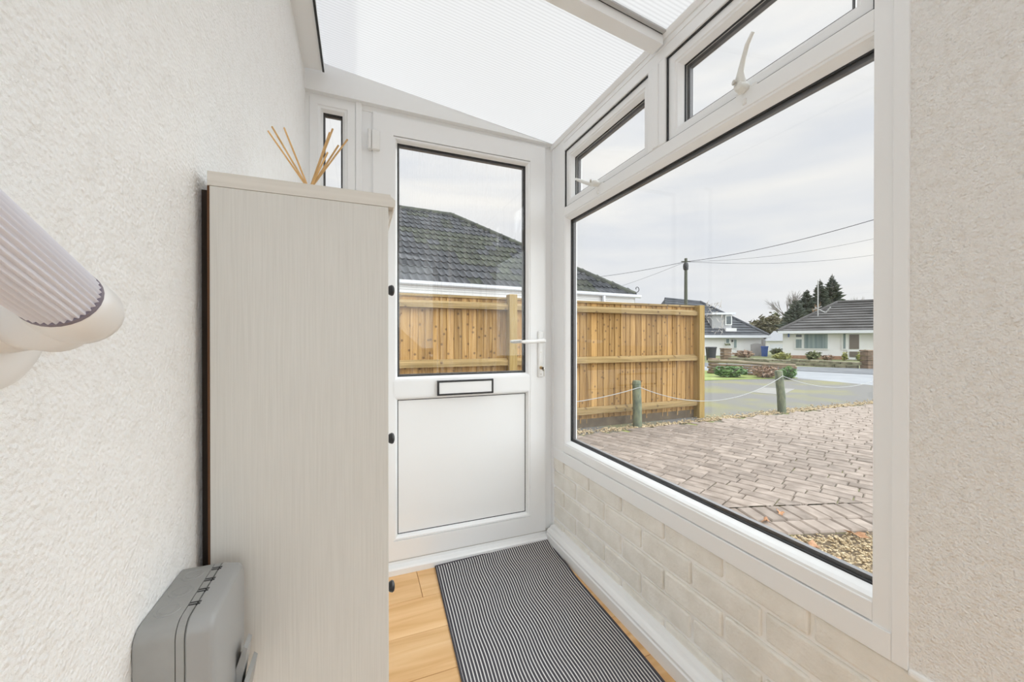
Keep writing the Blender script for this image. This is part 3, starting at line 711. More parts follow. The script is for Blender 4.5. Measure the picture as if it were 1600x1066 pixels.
def end_fitting(e, axd):
    m = MB()
    m.tube([e + axd * 0.0035, e + axd * 0.0005, e - axd * 0.003, e - axd * 0.014, e - axd * 0.021, e - axd * 0.026, e - axd * 0.0285], [0.0172, 0.0185, 0.0187, 0.0187, 0.0165, 0.0110, 0.003], 28)
    c = e + axd * 0.012 + Vector((-0.004, 0, 0))
    wpt = Vector((XL, 0, 0)) + Vector((0, e.y, e.z)) - Vector((0, axd.y, axd.z)) * 0.045 + Vector((0, 0, 0.010))
    m.tube([e - axd * 0.010, e * 0.6 + wpt * 0.4 + Vector((0.010, 0, -0.007)), wpt + Vector((0.022, 0, 0)), wpt + Vector((0.009, 0, 0)), wpt + Vector((0.004, 0, 0))], [0.0165, 0.0178, 0.0185, 0.0210, 0.028], 28)
    f = m.build('end_fitting', CREAMP, gr, smooth=True)
    MB().lathe(wpt, (1, 0, 0), [(0.0, 0.043), (0.004, 0.043), (0.008, 0.038), (0.010, 0.028)], 36).build('wall_flange', CREAMP, f, smooth=True)
    MB().tube([e + axd * 0.006, e + axd * 0.0036], [0.0176, 0.0176], 28).build('seal_ring', plain('purple_grey_seal', (0.22, 0.19, 0.23), 0.6), f, smooth=True)
end_fitting(E0, ax)
end_fitting(E0 + ax * TL, -ax)

# ------------------------------------------------------------------ striped doormat
rg = thing('doormat', 'charcoal and white pinstriped cotton doormat in front of the door', 'doormat', (0.6, 1.3, 0))
RW, RL = 0.575, 1.15
cl, cr = (0.325, 1.772), (0.906, 1.790)       # far corners
nl, nr = (0.268, 0.66), (0.842, 0.62)         # near corners
nu, nv = 44, 90
bm = bmesh.new(); uvl = bm.loops.layers.uv.new('UVMap')
def rugpt(u, v, e=0.0):
    x = (cl[0] * (1 - u) + cr[0] * u) * (1 - v) + (nl[0] * (1 - u) + nr[0] * u) * v
    y = (cl[1] * (1 - u) + cr[1] * u) * (1 - v) + (nl[1] * (1 - u) + nr[1] * u) * v
    x += 0.006 * math.sin(v * 9 + u * 2) * u + 0.0035 * math.sin(v * 26 + u * 5) * math.sin(u * math.pi)
    z = 0.0045 + 0.0035 * (1 + math.sin(v * 13 + u * 3)) * 0.5 * (0.3 + u) + 0.012 * math.exp(-((v - 0.02) / 0.035) ** 2) * (0.3 + 0.7 * u) + 0.007 * math.exp(-((v - 0.10 - 0.1 * u) / 0.05) ** 2) * u
    return Vector((x, y, z + e))
g = [[bm.verts.new(rugpt(i / nu, j / nv)) for i in range(nu + 1)] for j in range(nv + 1)]
for j in range(nv):
    for i in range(nu):
        f = bm.faces.new([g[j][i], g[j][i + 1], g[j + 1][i + 1], g[j + 1][i]])
        for lp_, (a, b_) in zip(f.loops, ((i, j), (i + 1, j), (i + 1, j + 1), (i, j + 1))): lp_[uvl].uv = (a / nu, b_ / nv)
bmesh.ops.translate(bm, verts=bm.verts, vec=-Vector(rg.location))
bmesh.ops.recalc_face_normals(bm, faces=bm.faces)
me = bpy.data.meshes.new('woven_field'); bm.to_mesh(me); bm.free(); me.materials.append(RUG)
for p in me.polygons: p.use_smooth = True
o = bpy.data.objects.new('woven_field', me); COL.objects.link(o); o.parent = rg
so = o.modifiers.new('thickness', 'SOLIDIFY'); so.thickness = 0.003; so.offset = -1
for pts in ([rugpt(0, j / nv) for j in range(nv + 1)], [rugpt(1, j / nv) for j in range(nv + 1)],
            [rugpt(i / nu, 0) for i in range(nu + 1)], [rugpt(i / nu, 1) for i in range(nu + 1)]):
    MB().tube([p + Vector((0, 0, -0.0008)) for p in pts], 0.0038, 6).build('binding', RUGE, rg, smooth=True)

# ================================================================== outside
GZ = -0.20
gd = box('ground', -60, 140, -30, 160, -0.9, -0.43, EARTH)
tag(gd, 'bare earth ground under the street', 'ground', kind='structure')

# ---- block paving: 45 degree herringbone with two edging courses
pv = thing('paving', 'pinkish grey block paving of the driveway outside', 'paving', (3.5, 3.0, GZ), kind='structure')
ED = R_(-17); eu = Vector((math.cos(ED), math.sin(ED), 0)); evv = Vector((-math.sin(ED), math.cos(ED), 0))
EO = Vector((2.52, 1.665, 0))       # a point on the outer (gravel) edge
pl_, pw_ = 0.224, 0.112
def edge_dist(p): return (Vector((p.x, p.y, 0)) - EO).dot(evv)
YFAR = 4.42
def far_y(x): return YFAR - 0.0 * x
bmq = MB().box(0.9, 12.5, -3.0, YFAR, -0.36, GZ - 0.016)
bmesh.ops.bisect_plane(bmq.bm, geom=bmq.bm.verts[:] + bmq.bm.edges[:] + bmq.bm.faces[:], plane_co=EO, plane_no=evv, clear_inner=True)
bmq.build('joint_bed', JOINT, pv)
def paver_mesh(l, w):
    b = MB(); h = 0.05; ch = 0.009; g = 0.003
    vs = []
    for z, i in ((-h, g), (-ch, g), (0, g + ch)):
        for sx, sy in ((-1, -1), (1, -1), (1, 1), (-1, 1)): vs.append((sx * (l / 2 - i), sy * (w / 2 - i), z))
    fs = [(8, 9, 10, 11)] + [(a + k, a + (k + 1) % 4, a + 4 + (k + 1) % 4, a + 4 + k) for a in (0, 4) for k in range(4)]
    return b.verts_faces(vs, fs).build('paver', PAVER, mesh_only=True)
pm = paver_mesh(pl_, pw_)
pm2 = paver_mesh(0.17, pw_)
cands = []
# edging rows: soldiers at right angles to the edge
k = -18
while k < 70:
    for row, (c0, ln, mm) in enumerate(((0.085, 0.17, pm2), (0.17 + pl_ / 2, pl_, pm))):
        p = EO + eu * (k * pw_ + 0.03 * row) + evv * c0
        if p.x > 1.2 and p.y > -1.5 and p.x < 10: cands.append((p, ED + math.pi / 2 + random.uniform(-.02, .02), mm))
    k += 1
HA = R_(-68)
ha, hb = Vector((math.cos(HA), math.sin(HA), 0)), Vector((-math.sin(HA), math.cos(HA), 0))
rw = 0.122
setts = {l: paver_mesh(l, rw) for l in (0.150, 0.205, 0.262)}
for j in range(-60, 95):
    u_ = -9.0 + random.uniform(0, .25)
    while u_ < 9.0:
        l = random.choice((0.150, 0.205, 0.205, 0.262, 0.262))
        c = EO + ha * (u_ + l / 2) + hb * (j * rw); a = HA; u_ += l; sm = setts[l]
        e = edge_dist(c)
        if e < 0.394 - 0.14 or c.y > YFAR - 0.05 or c.x < 1.2 or c.x > 11.5 or c.y < -1.5: continue
        if e < 0.394 + 0.15:                       # cut block against the edging course
            tb = bmesh.new(); tb.from_mesh(sm)
            bmesh.ops.transform(tb, matrix=Matrix.Translation(c) @ Matrix.Rotation(a, 4, 'Z'), verts=tb.verts)
            r_ = bmesh.ops.bisect_plane(tb, geom=tb.verts[:] + tb.edges[:] + tb.faces[:], plane_co=EO + evv * 0.398, plane_no=evv, clear_inner=True)
            ed_ = [g_ for g_ in r_['geom_cut'] if isinstance(g_, bmesh.types.BMEdge)]
            if len(tb.faces) == 0: tb.free(); continue
            if ed_: bmesh.ops.edgenet_fill(tb, edges=ed_)
            bmesh.ops.transform(tb, matrix=(Matrix.Translation(c) @ Matrix.Rotation(a, 4, 'Z')).inverted(), verts=tb.verts)
            cm = bpy.data.meshes.new('paver'); tb.to_mesh(cm); tb.free(); cm.materials.append(PAVER)
            cands.append((c, a, cm)); continue
        cands.append((c, a + random.uniform(-.02, .02), sm))
def seen(p):
    v = Vector((p.x, p.y, GZ - CAMZ)); z = v.dot(FV)
    if z < 0.3: return False
    x = 800 + FPX * v.dot(RV) / z; y = 533 - FPX * v.z / z
    return 880 < x < 1375 and y < 533 + (x - 561) * 0.5
vis = sorted([c for c in cands if seen(c[0])], key=lambda c: c[0].length)
rest = [c for c in cands if not seen(c[0])] + vis[300:]
for c, a, mm in vis[:300]:
    inst('paver', mm, pv, (c.x, c.y, GZ + random.uniform(-0.003, 0.003)), (random.uniform(-.01, .01), random.uniform(-.01, .01), a))
# the remaining blocks as one mesh
jm = bmesh.new()
for c, a, mm in rest:
    tmp = bmesh.new(); tmp.from_mesh(mm)
    M = Matrix.Translation((c.x - pv.location.x, c.y - pv.location.y, random.uniform(-0.003, 0.003))) @ Matrix.Rotation(a, 4, 'Z')
    vv = [jm.verts.new(M @ v.co) for v in tmp.verts]
    tmp.verts.index_update()
    for f in tmp.faces: jm.faces.new([vv[v.index] for v in f.verts])
    tmp.free()
me = bpy.data.meshes.new('distant_pavers'); jm.to_mesh(me); jm.free(); me.materials.append(PAVER)
o = bpy.data.objects.new('distant_pavers', me); COL.objects.link(o); o.parent = pv; o['kind'] = 'stuff'

# ---- gravel: strip by the house and thin edging along fence and drive
def pebbles(name, spots, label):
    m = bmesh.new()
    for x, y, z, s in spots:
        a = random.uniform(0, 6.28); sx, sy, sz = s * random.uniform(.7, 1.4), s * random.uniform(.6, 1.0), s * random.uniform(.4, .7)
        M = Matrix.Translation((x, y, z)) @ Matrix.Rotation(a, 4, 'Z') @ Matrix.Rotation(random.uniform(-.5, .5), 4, 'X')
        P = [m.verts.new(M @ Vector(q)) for q in ((sx, 0, 0), (0, sy, 0), (-sx, 0, 0), (0, -sy, 0), (.2 * sx, .2 * sy, sz), (0, 0, -sz))]
        for k in range(4):
            m.faces.new([P[k], P[(k + 1) % 4], P[4]]); m.faces.new([P[(k + 1) % 4], P[k], P[5]])
    me = bpy.data.meshes.new(name); m.to_mesh(me); m.free(); me.materials.append(PEBBLE)
    for p in me.polygons: p.use_smooth = False
    o = bpy.data.objects.new(name, me); COL.objects.link(o)
    return tag(o, label, 'gravel', kind='stuff')
gb = box('gravel_bed', 1.15, 12, -3, 2.4, -0.42, GZ - 0.04, EARTH)
tag(gb, 'sandy earth bed below the loose gravel', 'ground', kind='structure')
sp = []
while len(sp) < 20000:
    x, y = random.uniform(1.3, 4.6), random.uniform(0.1, 2.0)
    if edge_dist(Vector((x, y, 0))) < -0.005: sp.append((x, y, GZ - 0.022 + random.uniform(-.012, .016), random.uniform(.007, .013)))
pebbles('gravel', sp, 'loose honey-coloured gravel between the paving and the porch')
sp = []
for _ in range(2600):
    x = random.uniform(2.2, 12.0); y = YFAR + abs(random.gauss(0, .10)) * (1.0 if x < 5.2 else 1.2) - .02
    sp.append((x, y, GZ - 0.005 + random.uniform(-.01, .012), random.uniform(.010, .024)))
pebbles('edging_gravel', sp, 'pale pebbles edging the far side of the paving')

# ---- fallen leaves
def leaf(p, a, s, label):
    pts = []
    n = 15
    for k in range(n):
        th = 2 * math.pi * k / n
        r = s * (0.45 + 0.55 * abs(math.cos(th)) ** 1.5) * (1.0 if k % 2 else 0.66)
        pts.append(Vector((r * math.cos(th), 0.62 * r * math.sin(th), 0.012 * math.sin(th * 2) + 0.006)))
    M = Matrix.Translation(p) @ Matrix.Rotation(a, 4, 'Z')
    m = MB(); m.verts_faces([M @ q for q in pts] + [M @ Vector((0, 0, 0.002))], [(k, (k + 1) % n, n) for k in range(n)])
    o = m.build('fallen_leaf', OAKLEAF)
    mod = o.modifiers.new('thick', 'SOLIDIFY'); mod.thickness = 0.0015
    tag(o, label, 'leaf', 'fallen leaves on the driveway')
def gpt(x, y, z):
    v = sight(x, y, 1.0) - Vector((0, 0, CAMZ)); return Vector((0, 0, CAMZ)) + v * ((z - CAMZ) / v.z)
for x, y, a, s, lb in ((1270, 855, .3, .085, 'large russet oak leaf lying on the gravel by the window'), (1219, 801, 1.0, .05, 'pale tan leaf lying on the edging blocks'),
                       (1196, 814, .2, .05, 'brown leaf in the joint between the edging courses'), (1337, 835, 2.0, .07, 'brown leaf at the border of gravel and blocks'),
                       (1300, 878, -.4, .075, 'dark brown leaf on gravel nearest the window cill')):
    leaf(gpt(x, y, GZ + 0.006), a, s, lb)

# ---- neighbour's drive, verge, road, footpath
def slab(name, pts, z0, z1, mat, label, cat):
    o = MB().prism(pts, z0, z1, 'Z').build(name, mat); return tag(o, label, cat, kind='structure')
slab('tarmac_drive', [(1.0, 4.36), (13.2, 4.36), (13.3, 6.2), (13.4, 8.3), (10.2, 8.85), (6.5, 9.2), (-4, 9.2), (-4, 4.36)], -0.42, GZ - 0.018, TARMAC, 'mossy grey tarmac drive beyond the fence end', 'drive')
slab('verge', [(6.5, 9.2), (10.2, 8.85), (13.4, 8.3), (13.9, 9.4), (13.0, 12.0), (6.5, 12.5)], -0.42, GZ + 0.0, plain('bright_verge_grass', (0.17, 0.23, 0.05), 0.9, (0.28, 0.32, 0.10), 3), 'strip of grass below the green shrub', 'grass')
slab('road', [(13.2, -8), (13.2, 4.36), (13.3, 6.2), (13.4, 8.3), (13.9, 9.4), (13.0, 12.0), (6.0, 32), (8.5, 32), (16.5, 10.3), (17.3, 8.1), (22, -5), (23, -8)], -0.46, GZ - 0.02, ROAD, 'pale grey road beyond the drive', 'road')
slab('footpath', [(16.5, 10.3), (17.3, 8.1), (22, -5), (25.5, -5), (20.7, 9.7), (18.95, 11.8), (10.9, 34), (8.5, 32)], -0.46, GZ - 0.005, PATH, 'dark grey footpath in front of the white bungalow', 'pavement')
slab('front_garden', [(10.9, 34), (18.95, 11.8), (20.7, 9.7), (25.5, -5), (120, -5), (120, 150), (0, 150)], -0.8, -0.399, GRASS, 'front gardens across the road', 'garden')
slab('concrete_patch', [(9.0, 5.9), (10.4, 6.5), (9.9, 7.0), (8.8, 6.5)], -0.25, GZ - 0.013, CONC, 'pale concrete patch in the tarmac drive', 'patch')

# ---- close-board fence seen from its back
FYB = 4.76
fn = thing('fence', 'new honey-brown closeboard timber fence beyond the paving', 'fence', (2.5, FYB, GZ))
FT = 1.595
x = -1.6; k = 0
while x < 5.10:
    wd = random.uniform(0.086, 0.116)
    b = MB().verts_faces([(-wd / 2 - .01, 0.002, -0.06), (wd / 2, 0.012, -0.06), (wd / 2, 0.022, -0.06), (-wd / 2 - .01, 0.006, -0.06),
                          (-wd / 2 - .01, 0.002, FT - 0.012 - GZ - .1), (wd / 2, 0.012, FT - 0.012 - GZ - .1), (wd / 2, 0.022, FT - 0.012 - GZ - .1), (-wd / 2 - .01, 0.006, FT - 0.012 - GZ - .1)],
                         [(0, 1, 2, 3), (4, 7, 6, 5), (0, 4, 5, 1), (1, 5, 6, 2), (2, 6, 7, 3), (3, 7, 4, 0)])
    me = b.build('board', FENCEB, mesh_only=True)
    inst('board', me, fn, (x + wd / 2, FYB + random.uniform(-.002, .002), GZ + 0.1), (0, random.uniform(-.004, .004), 0))
    x += wd - 0.002
posts = (-1.55, 1.865, 5.15)
for i, px in enumerate(posts):
    w_ = 0.11
    po_ = MB().box(px - w_ / 2, px + w_ / 2, FYB - 0.115, FYB + (0.01 if i < 2 else 0.03), -0.4, FT + (0.045 if i == 1 else 0.01), 0.004, 1).build('post', FENCEP, fn)
for a, b_ in zip(posts, posts[1:]):
    for zc in (1.485, 0.760, 0.03):
        m = MB().prism([(FYB - 0.0, zc - 0.045), (FYB - 0.075, zc - 0.045), (FYB - 0.075, zc + 0.012), (FYB - 0.02, zc + 0.045), (FYB, zc + 0.045)], a + 0.056, b_ - 0.056, 'X')
        m.build('rail', FENCER, fn)
    MB().box(a + 0.056, b_ - 0.056, FYB - 0.02, FYB + 0.03, FT - 0.018, FT + 0.012, 0.003, 1).build('capping', FENCER, fn)
    MB().box(a + 0.056, b_ - 0.056, FYB + 0.002, FYB + 0.026, GZ - 0.1, GZ + 0.105).build('gravel_board', plain('dark_gravel_board', (0.10, 0.075, 0.05), 0.9, (0.16, 0.12, 0.08), 9) if a < 0 else MATS['dark_gravel_board'], fn)

# ---- old round timber posts with sagging wire
def old_post(x, y, h, lean, label):
    m = MB().tube([(x, y, -0.4), (x + lean * .3, y, GZ + h * .4), (x + lean, y, GZ + h - .015), (x + lean, y, GZ + h)], [0.065, 0.064, 0.060, 0.048], 12)
    o = m.build('timber_post', OLDPOST, smooth=True)
    tag(o, label, 'post', 'short timber boundary posts')
    return Vector((x + lean, y, GZ + h - 0.09))
pa = old_post(3.74, 4.50, 0.66, -0.02, 'short mossy timber post standing against the fence')
pb = old_post(6.80, 4.46, 0.72, -0.10, 'short mossy timber post at the edge of the tarmac drive')
def sagline(a, b, sag, rad, name, mat, label, cat, n=24, group=None):
    pts = [a.lerp(b, k / n) - Vector((0, 0, sag * 4 * (k / n) * (1 - k / n))) for k in range(n + 1)]
    o = MB().tube(pts, rad, 5).build(name, mat); return tag(o, label, cat, group)
sagline(Vector((0.6, 4.52, 0.40)), pa + Vector((0, -.07, 0)), 0.18, 0.0052, 'wire', WIRE, 'grey wire sagging from the near timber post towards the house', 'wire')
sagline(pa + Vector((0, -.07, 0)), pb + Vector((0, -.07, 0)), 0.30, 0.0052, 'wire', WIRE, 'grey wire sagging between the two timber posts', 'wire')
sagline(pb + Vector((0, -.07, 0)), Vector((10.2, 4.30, 0.52)), 0.30, 0.0052, 'wire', WIRE, 'grey wire running right from the timber post on the drive', 'wire')

# ---- the neighbour's bungalow behind the fence: hipped roof with single tiles
EL = Vector((-2.6, 0, 0)); 
e0, e1 = Vector((0.637, 7.677, 2.2)), Vector((6.557, 8.049, 2.2))
hu = (e1 - e0).normalized(); hv = Vector((-hu.y, hu.x, 0))
COR = Vector((6.62, 8.053, 2.2))                 # front right eaves corner
LEN = 10.5; DEP = 3.8; HGT = 2.65
nh = thing('bungalow', 'bungalow with dark grey tiled hipped roof behind the timber fence', 'house', (COR.x - 3, COR.y + 2, GZ))
def hp(a, b, z): return COR - hu * a + hv * b + Vector((0, 0, z - 2.2))   # a to the left, b back
bx = MB(); inset = 0.35
q = [hp(inset, inset, 0), hp(LEN - inset, inset, 0), hp(LEN - inset, 2 * DEP - inset, 0), hp(inset, 2 * DEP - inset, 0)]
bx.prism([(v.x, v.y) for v in q], GZ, 2.1, 'Z').build('wall', FASC, nh)
c4 = [hp(0, 0, 2.16), hp(LEN, 0, 2.16), hp(LEN, 2 * DEP, 2.16), hp(0, 2 * DEP, 2.16), hp(DEP, DEP, 2.16 + HGT), hp(LEN - DEP, DEP, 2.16 + HGT)]
roofp = MB().verts_faces(c4, [(0, 1, 5, 4), (1, 2, 5), (2, 3, 4, 5), (3, 0, 4), (3, 2, 1, 0)]).build('roof', ROOFB, nh)
sl = math.hypot(DEP, HGT); pit = math.atan2(HGT, DEP)
def tile_mesh(tw, tl, mat):
    m = MB(); n = 8; top, bot, lip = [], [], []
    for k in range(n + 1):
        u = k / n; zz = 0.027 * math.cos(u * 4 * math.pi)
        zz = max(zz, -0.012)
        top.append(m.bm.verts.new((tw * (u - .5), tl, zz)))
        bot.append(m.bm.verts.new((tw * (u - .5), 0, zz + 0.030)))
        lip.append(m.bm.verts.new((tw * (u - .5), 0.004, zz - 0.022)))
    for k in range(n):
        m.bm.faces.new([bot[k], bot[k + 1], top[k + 1], top[k]]); m.bm.faces.new([lip[k], lip[k + 1], bot[k + 1], bot[k]])
    return m.build('roof_tile', mat, mesh_only=True)
TW, TG = 0.30, 0.343
tmA, tmB = tile_mesh(TW, 0.40, TILE), tile_mesh(TW, 0.40, TILEM)
face_rot = Matrix((hu, (hv * math.cos(pit) + Vector((0, 0, math.sin(pit)))), hu.cross(hv * math.cos(pit) + Vector((0, 0, math.sin(pit)))))).transposed().to_4x4()
fe = face_rot.to_euler()
tiles = []
nrow = int(sl / TG)
for r in range(nrow + 1):
    s0 = r * TG - 0.03
    b_ = s0 * math.cos(pit); z = 2.16 + max(s0, -.03) * math.sin(pit)
    a = b_ + 0.17
    while a < min(LEN - b_, 7.6):
        tiles.append((a, b_, z + 0.035)); a += TW
def tpix(a, b_, z):
    p = hp(a, b_, z); v = p - Vector((0, 0, CAMZ)); zz = v.dot(FV); return 800 + FPX * v.dot(RV) / zz
vis = [q for q in tiles if tpix(*q) > 596]
print('tiles in view', len(vis))
for a, b_, z in vis:
    p = hp(a, b_, z)
    mossy = (random.random() < 0.12) or (1.0 < a - b_ < 3.2 and b_ < 2.4 and random.random() < 0.75)
    inst('roof_tile', tmB if mossy else tmA, roofp, p, fe)
jm = bmesh.new()
for q in [q for q in tiles if tpix(*q) <= 596]:
    M = Matrix.Translation(hp(*q) - Vector(nh.location)) @ face_rot
    tmp = bmesh.new(); tmp.from_mesh(tmA); tmp.verts.index_update()
    vv = [jm.verts.new(M @ v.co) for v in tmp.verts]
    for f in tmp.faces: jm.faces.new([vv[v.index] for v in f.verts])
    tmp.free()
me = bpy.data.meshes.new('more_tiles'); jm.to_mesh(me); jm.free(); me.materials.append(TILE)
o = bpy.data.objects.new('more_tiles', me); COL.objects.link(o); o.parent = roofp; o['kind'] = 'stuff'
# hip and ridge tiles
def ridge_run(p0, p1, n):
    for k in range(n):
        a, b_ = p0.lerp(p1, k / n), p0.lerp(p1, (k + 1.08) / n)
        m = MB().tube([a, b_], [0.105, 0.10], 10); m.build('ridge_tile', TILEM, roofp)
ridge_run(hp(0.02, 0.02, 2.19), hp(DEP, DEP, 2.18 + HGT), 14)
ridge_run(hp(DEP, DEP, 2.17 + HGT), hp(LEN - DEP, DEP, 2.17 + HGT), 8)
# gutter, fascia, downpipe, finial
gm = MB()
for aa in (0,):
    pr = [(0.0, -0.005), (-0.012, -0.06), (-0.055, -0.085), (-0.10, -0.06), (-0.112, 0.0), (-0.105, 0.0), (-0.093, -0.055), (-0.055, -0.076), (-0.018, -0.055), (-0.008, 0.0)]
    A, B = [], []
    for b_, z in pr:
        A.append(gm.bm.verts.new(hp(-0.12, b_ + .01, 2.20 + z))); B.append(gm.bm.verts.new(hp(LEN, b_ + .01, 2.20 + z)))
    for k in range(len(pr)): gm.bm.faces.new([A[k], A[(k + 1) % len(pr)], B[(k + 1) % len(pr)], B[k]])
    gm.bm.faces.new(A); gm.bm.faces.new(B[::-1])
gt = gm.build('gutter', PVCG, nh)
def hbox(a0, a1, b0, b1, z0, z1, name, mat, par=nh):
    vs = [hp(a, b_, z) for a in (a0, a1) for b_ in (b0, b1) for z in (z0, z1)]
    return MB().verts_faces(vs, [(0, 1, 3, 2), (4, 6, 7, 5), (0, 4, 5, 1), (2, 3, 7, 6), (0, 2, 6, 4), (1, 5, 7, 3)]).build(name, mat, par)
hbox(0.0, LEN, 0.012, 0.035, 1.97, 2.18, 'fascia', FASC)
hbox(-0.0, 0.03, 0.012, 2 * DEP, 1.97, 2.18, 'fascia', FASC)
hbox(0.03, LEN, 0.035, inset, 1.97, 1.985, 'soffit', FASC)
for zz in (2.03, 2.075):
    hbox(0.03, LEN, 0.004, 0.012, zz - .006, zz + .006, 'fascia_bead', plain('grey_line%d' % int(zz * 100), (0.5, 0.5, 0.5), 0.5))
MB().tube([hp(1.05, -0.045, 2.13), hp(1.05, -0.045, 1.98), hp(1.05, inset - .05, 1.75), hp(1.05, inset - .05, GZ)], 0.04, 12).build('downpipe', PVCG, nh, smooth=True)
pts = [hp(-0.02, 0.0, 2.21) + Vector((0, 0, .04))]
for k in range(15):
    th = k / 14 * 5.2; rr = 0.085 * (1 - k / 20)
    pts.append(hp(-0.05, 0.0, 2.36) + hu * (rr * math.sin(th)) + Vector((0, 0, -rr * math.cos(th))))
MB().tube(pts, 0.010, 6).build('scroll_finial', BLACK, nh)

# ------------------------------------------------------------------ far side of the street (built square to the view)
def base_z(d): return -0.40 if d > 23 else (-0.25 if d > 16 else GZ)
def far_thing(name, label, cat, x, d, group=None, turn=0.0):
    """A thing whose local axes are right / away / up; x is the picture column of its origin."""
    p = FV * d + RV * ((x - 800) / FPX * d)
    return thing(name, label, cat, (p.x, p.y, base_z(d)), -YAW + turn, group)
def rulers(x0, d, turn=0.0):
    """Local x of a picture column and local z of a picture row on the front plane of a far thing."""
    t0 = (x0 - 800) / FPX; c, sn = math.cos(turn), math.sin(turn)
    def Lx(x):
        t = (x - 800) / FPX
        return (t - t0) * d / (c - t * sn)
    def Hz(y, x=x0):
        dd_ = d + Lx(x) * sn
        return CAMZ - (y - 531) / FPX * dd_ - base_z(d)
    return Lx, Hz
def top_h(y, d): return CAMZ - (y - 531) / FPX * d - base_z(d)

# white bungalow
D = 30.0; X0 = 1223; TN = -math.atan((X0 - 800) / FPX)
bgw = far_thing('white_bungalow', 'white rendered bungalow with hipped roof below the dark conifers', 'house', X0, D, None, TN)
Lx, Hz = rulers(X0, D, TN)
WR = Lx(1430)
MB().box(0, WR, 0, 8, 0, Hz(518)).build('wall', WHITEW, bgw)
MB().box(-0.02, WR + .02, -0.04, 0.2, 0, Hz(555)).build('plinth', BRICKR, bgw)
ez = Hz(518.5); xl, xr = Lx(1215), Lx(1490)
ap0, ap1 = (Lx(1318), 4.4, Hz(471.5)), (Lx(1410), 4.4, Hz(471.5))
R0 = MB().verts_faces([(xl, -.5, ez), (xr, -.5, ez), (xr, 10.5, ez), (xl, 10.5, ez), ap0, ap1], [(0, 1, 5, 4), (1, 2, 5), (2, 3, 4, 5), (3, 0, 4), (3, 2, 1, 0)]).build('roof', SLATEB, bgw)
def courses(n, par, e0, e1, t0, t1, mat, name='tile_course'):
    """Overlapping tile courses on a roof face from the eaves e0-e1 to the ridge t0-t1."""
    e0, e1, t0, t1 = map(Vector, (e0, e1, t0, t1))
    for k in range(n):
        a0, a1 = e0.lerp(t0, k / n), e1.lerp(t1, k / n); b0, b1 = e0.lerp(t0, (k + 1.0) / n), e1.lerp(t1, (k + 1.0) / n)
        up = Vector((0, -0.02, 0.10)); lo = Vector((0, -0.005, 0.015))
        MB().verts_faces([a0 + up, a1 + up, b1 + lo, b0 + lo, a0 + lo, a1 + lo], [(0, 1, 2, 3), (4, 5, 1, 0)]).build(name, mat, par)
courses(11, R0, (xl, -.5, ez), (xr, -.5, ez), ap0, ap1, SLATEB)
MB().tube([(xl, -.5, ez + .05), (ap0[0], ap0[1], ap0[2] + .08)], 0.13, 8).build('ridge_tile', SLATEB, R0)
MB().tube([(ap0[0], ap0[1], ap0[2] + .08), (ap1[0], ap1[1], ap1[2] + .08)], 0.13, 8).build('ridge_tile', SLATEB, R0)
MB().box(xl, xr, -.56, -.46, ez - .16, ez + .05).build('gutter', PVCG, bgw)
def far_window(par, x0, x1, y0, y1, mat, Lf, Hf, fr=0.09, yy=0.0):
    xm = (x0 + x1) / 2; za, zb_ = Hf(y1, xm), Hf(y0, xm)
    f = MB().box(Lf(x0) - fr, Lf(x1) + fr, yy - 0.06, yy + 0.02, za - fr, zb_ + fr).build('window', UPVC, par)
    MB().box(Lf(x0), Lf(x1), yy - 0.09, yy - 0.05, za, zb_).build('pane', mat, f)
    return f
far_window(bgw, 1243.5, 1252.5, 530.5, 544, CURTAIN, Lx, Hz)
far_window(bgw, 1243.5, 1252.5, 523, 527, DARKG, Lx, Hz)
far_window(bgw, 1256.5, 1293, 522.5, 544.5, CURTAIN, Lx, Hz)
far_window(bgw, 1317.5, 1321, 522, 545, CURTAIN, Lx, Hz)
dr = MB().box(Lx(1323.5), Lx(1346), -0.06, 0.02, 0.02, Hz(520, 1335)).build('front_door', UPVC, bgw)
MB().box(Lx(1327), Lx(1342), -0.10, -0.05, Hz(545.5, 1335), Hz(523, 1335)).build('pane', DOORG, dr)
MB().box(Lx(1327), Lx(1342), -0.10, -0.05, Hz(558, 1335), Hz(549.5, 1335)).build('pane', DOORG, dr)
MB().box(Lx(1231), Lx(1233.5), -0.12, 0.0, Hz(527), Hz(521.5)).build('alarm_box', BINB, bgw)
ax_, ay_ = Lx(1281), 2.0
az_ = Hz(493, 1281) + .25
am = MB().tube([(ax_, ay_, az_ - .3), (ax_, ay_, az_ + 2.6)], 0.045, 6)
am.tube([(ax_ - .2, ay_, az_ + .5), (ax_ + .45, ay_, az_ + .05)], 0.035, 5).tube([(ax_ + .5, ay_, az_ + .05), (ax_ + .75, ay_ - .2, az_ + .45)], 0.045, 5).tube([(ax_ - .3, ay_, az_ + .3), (ax_ + .25, ay_, az_ + .55)], 0.03, 5)
am.build('aerial', FLASH, bgw)

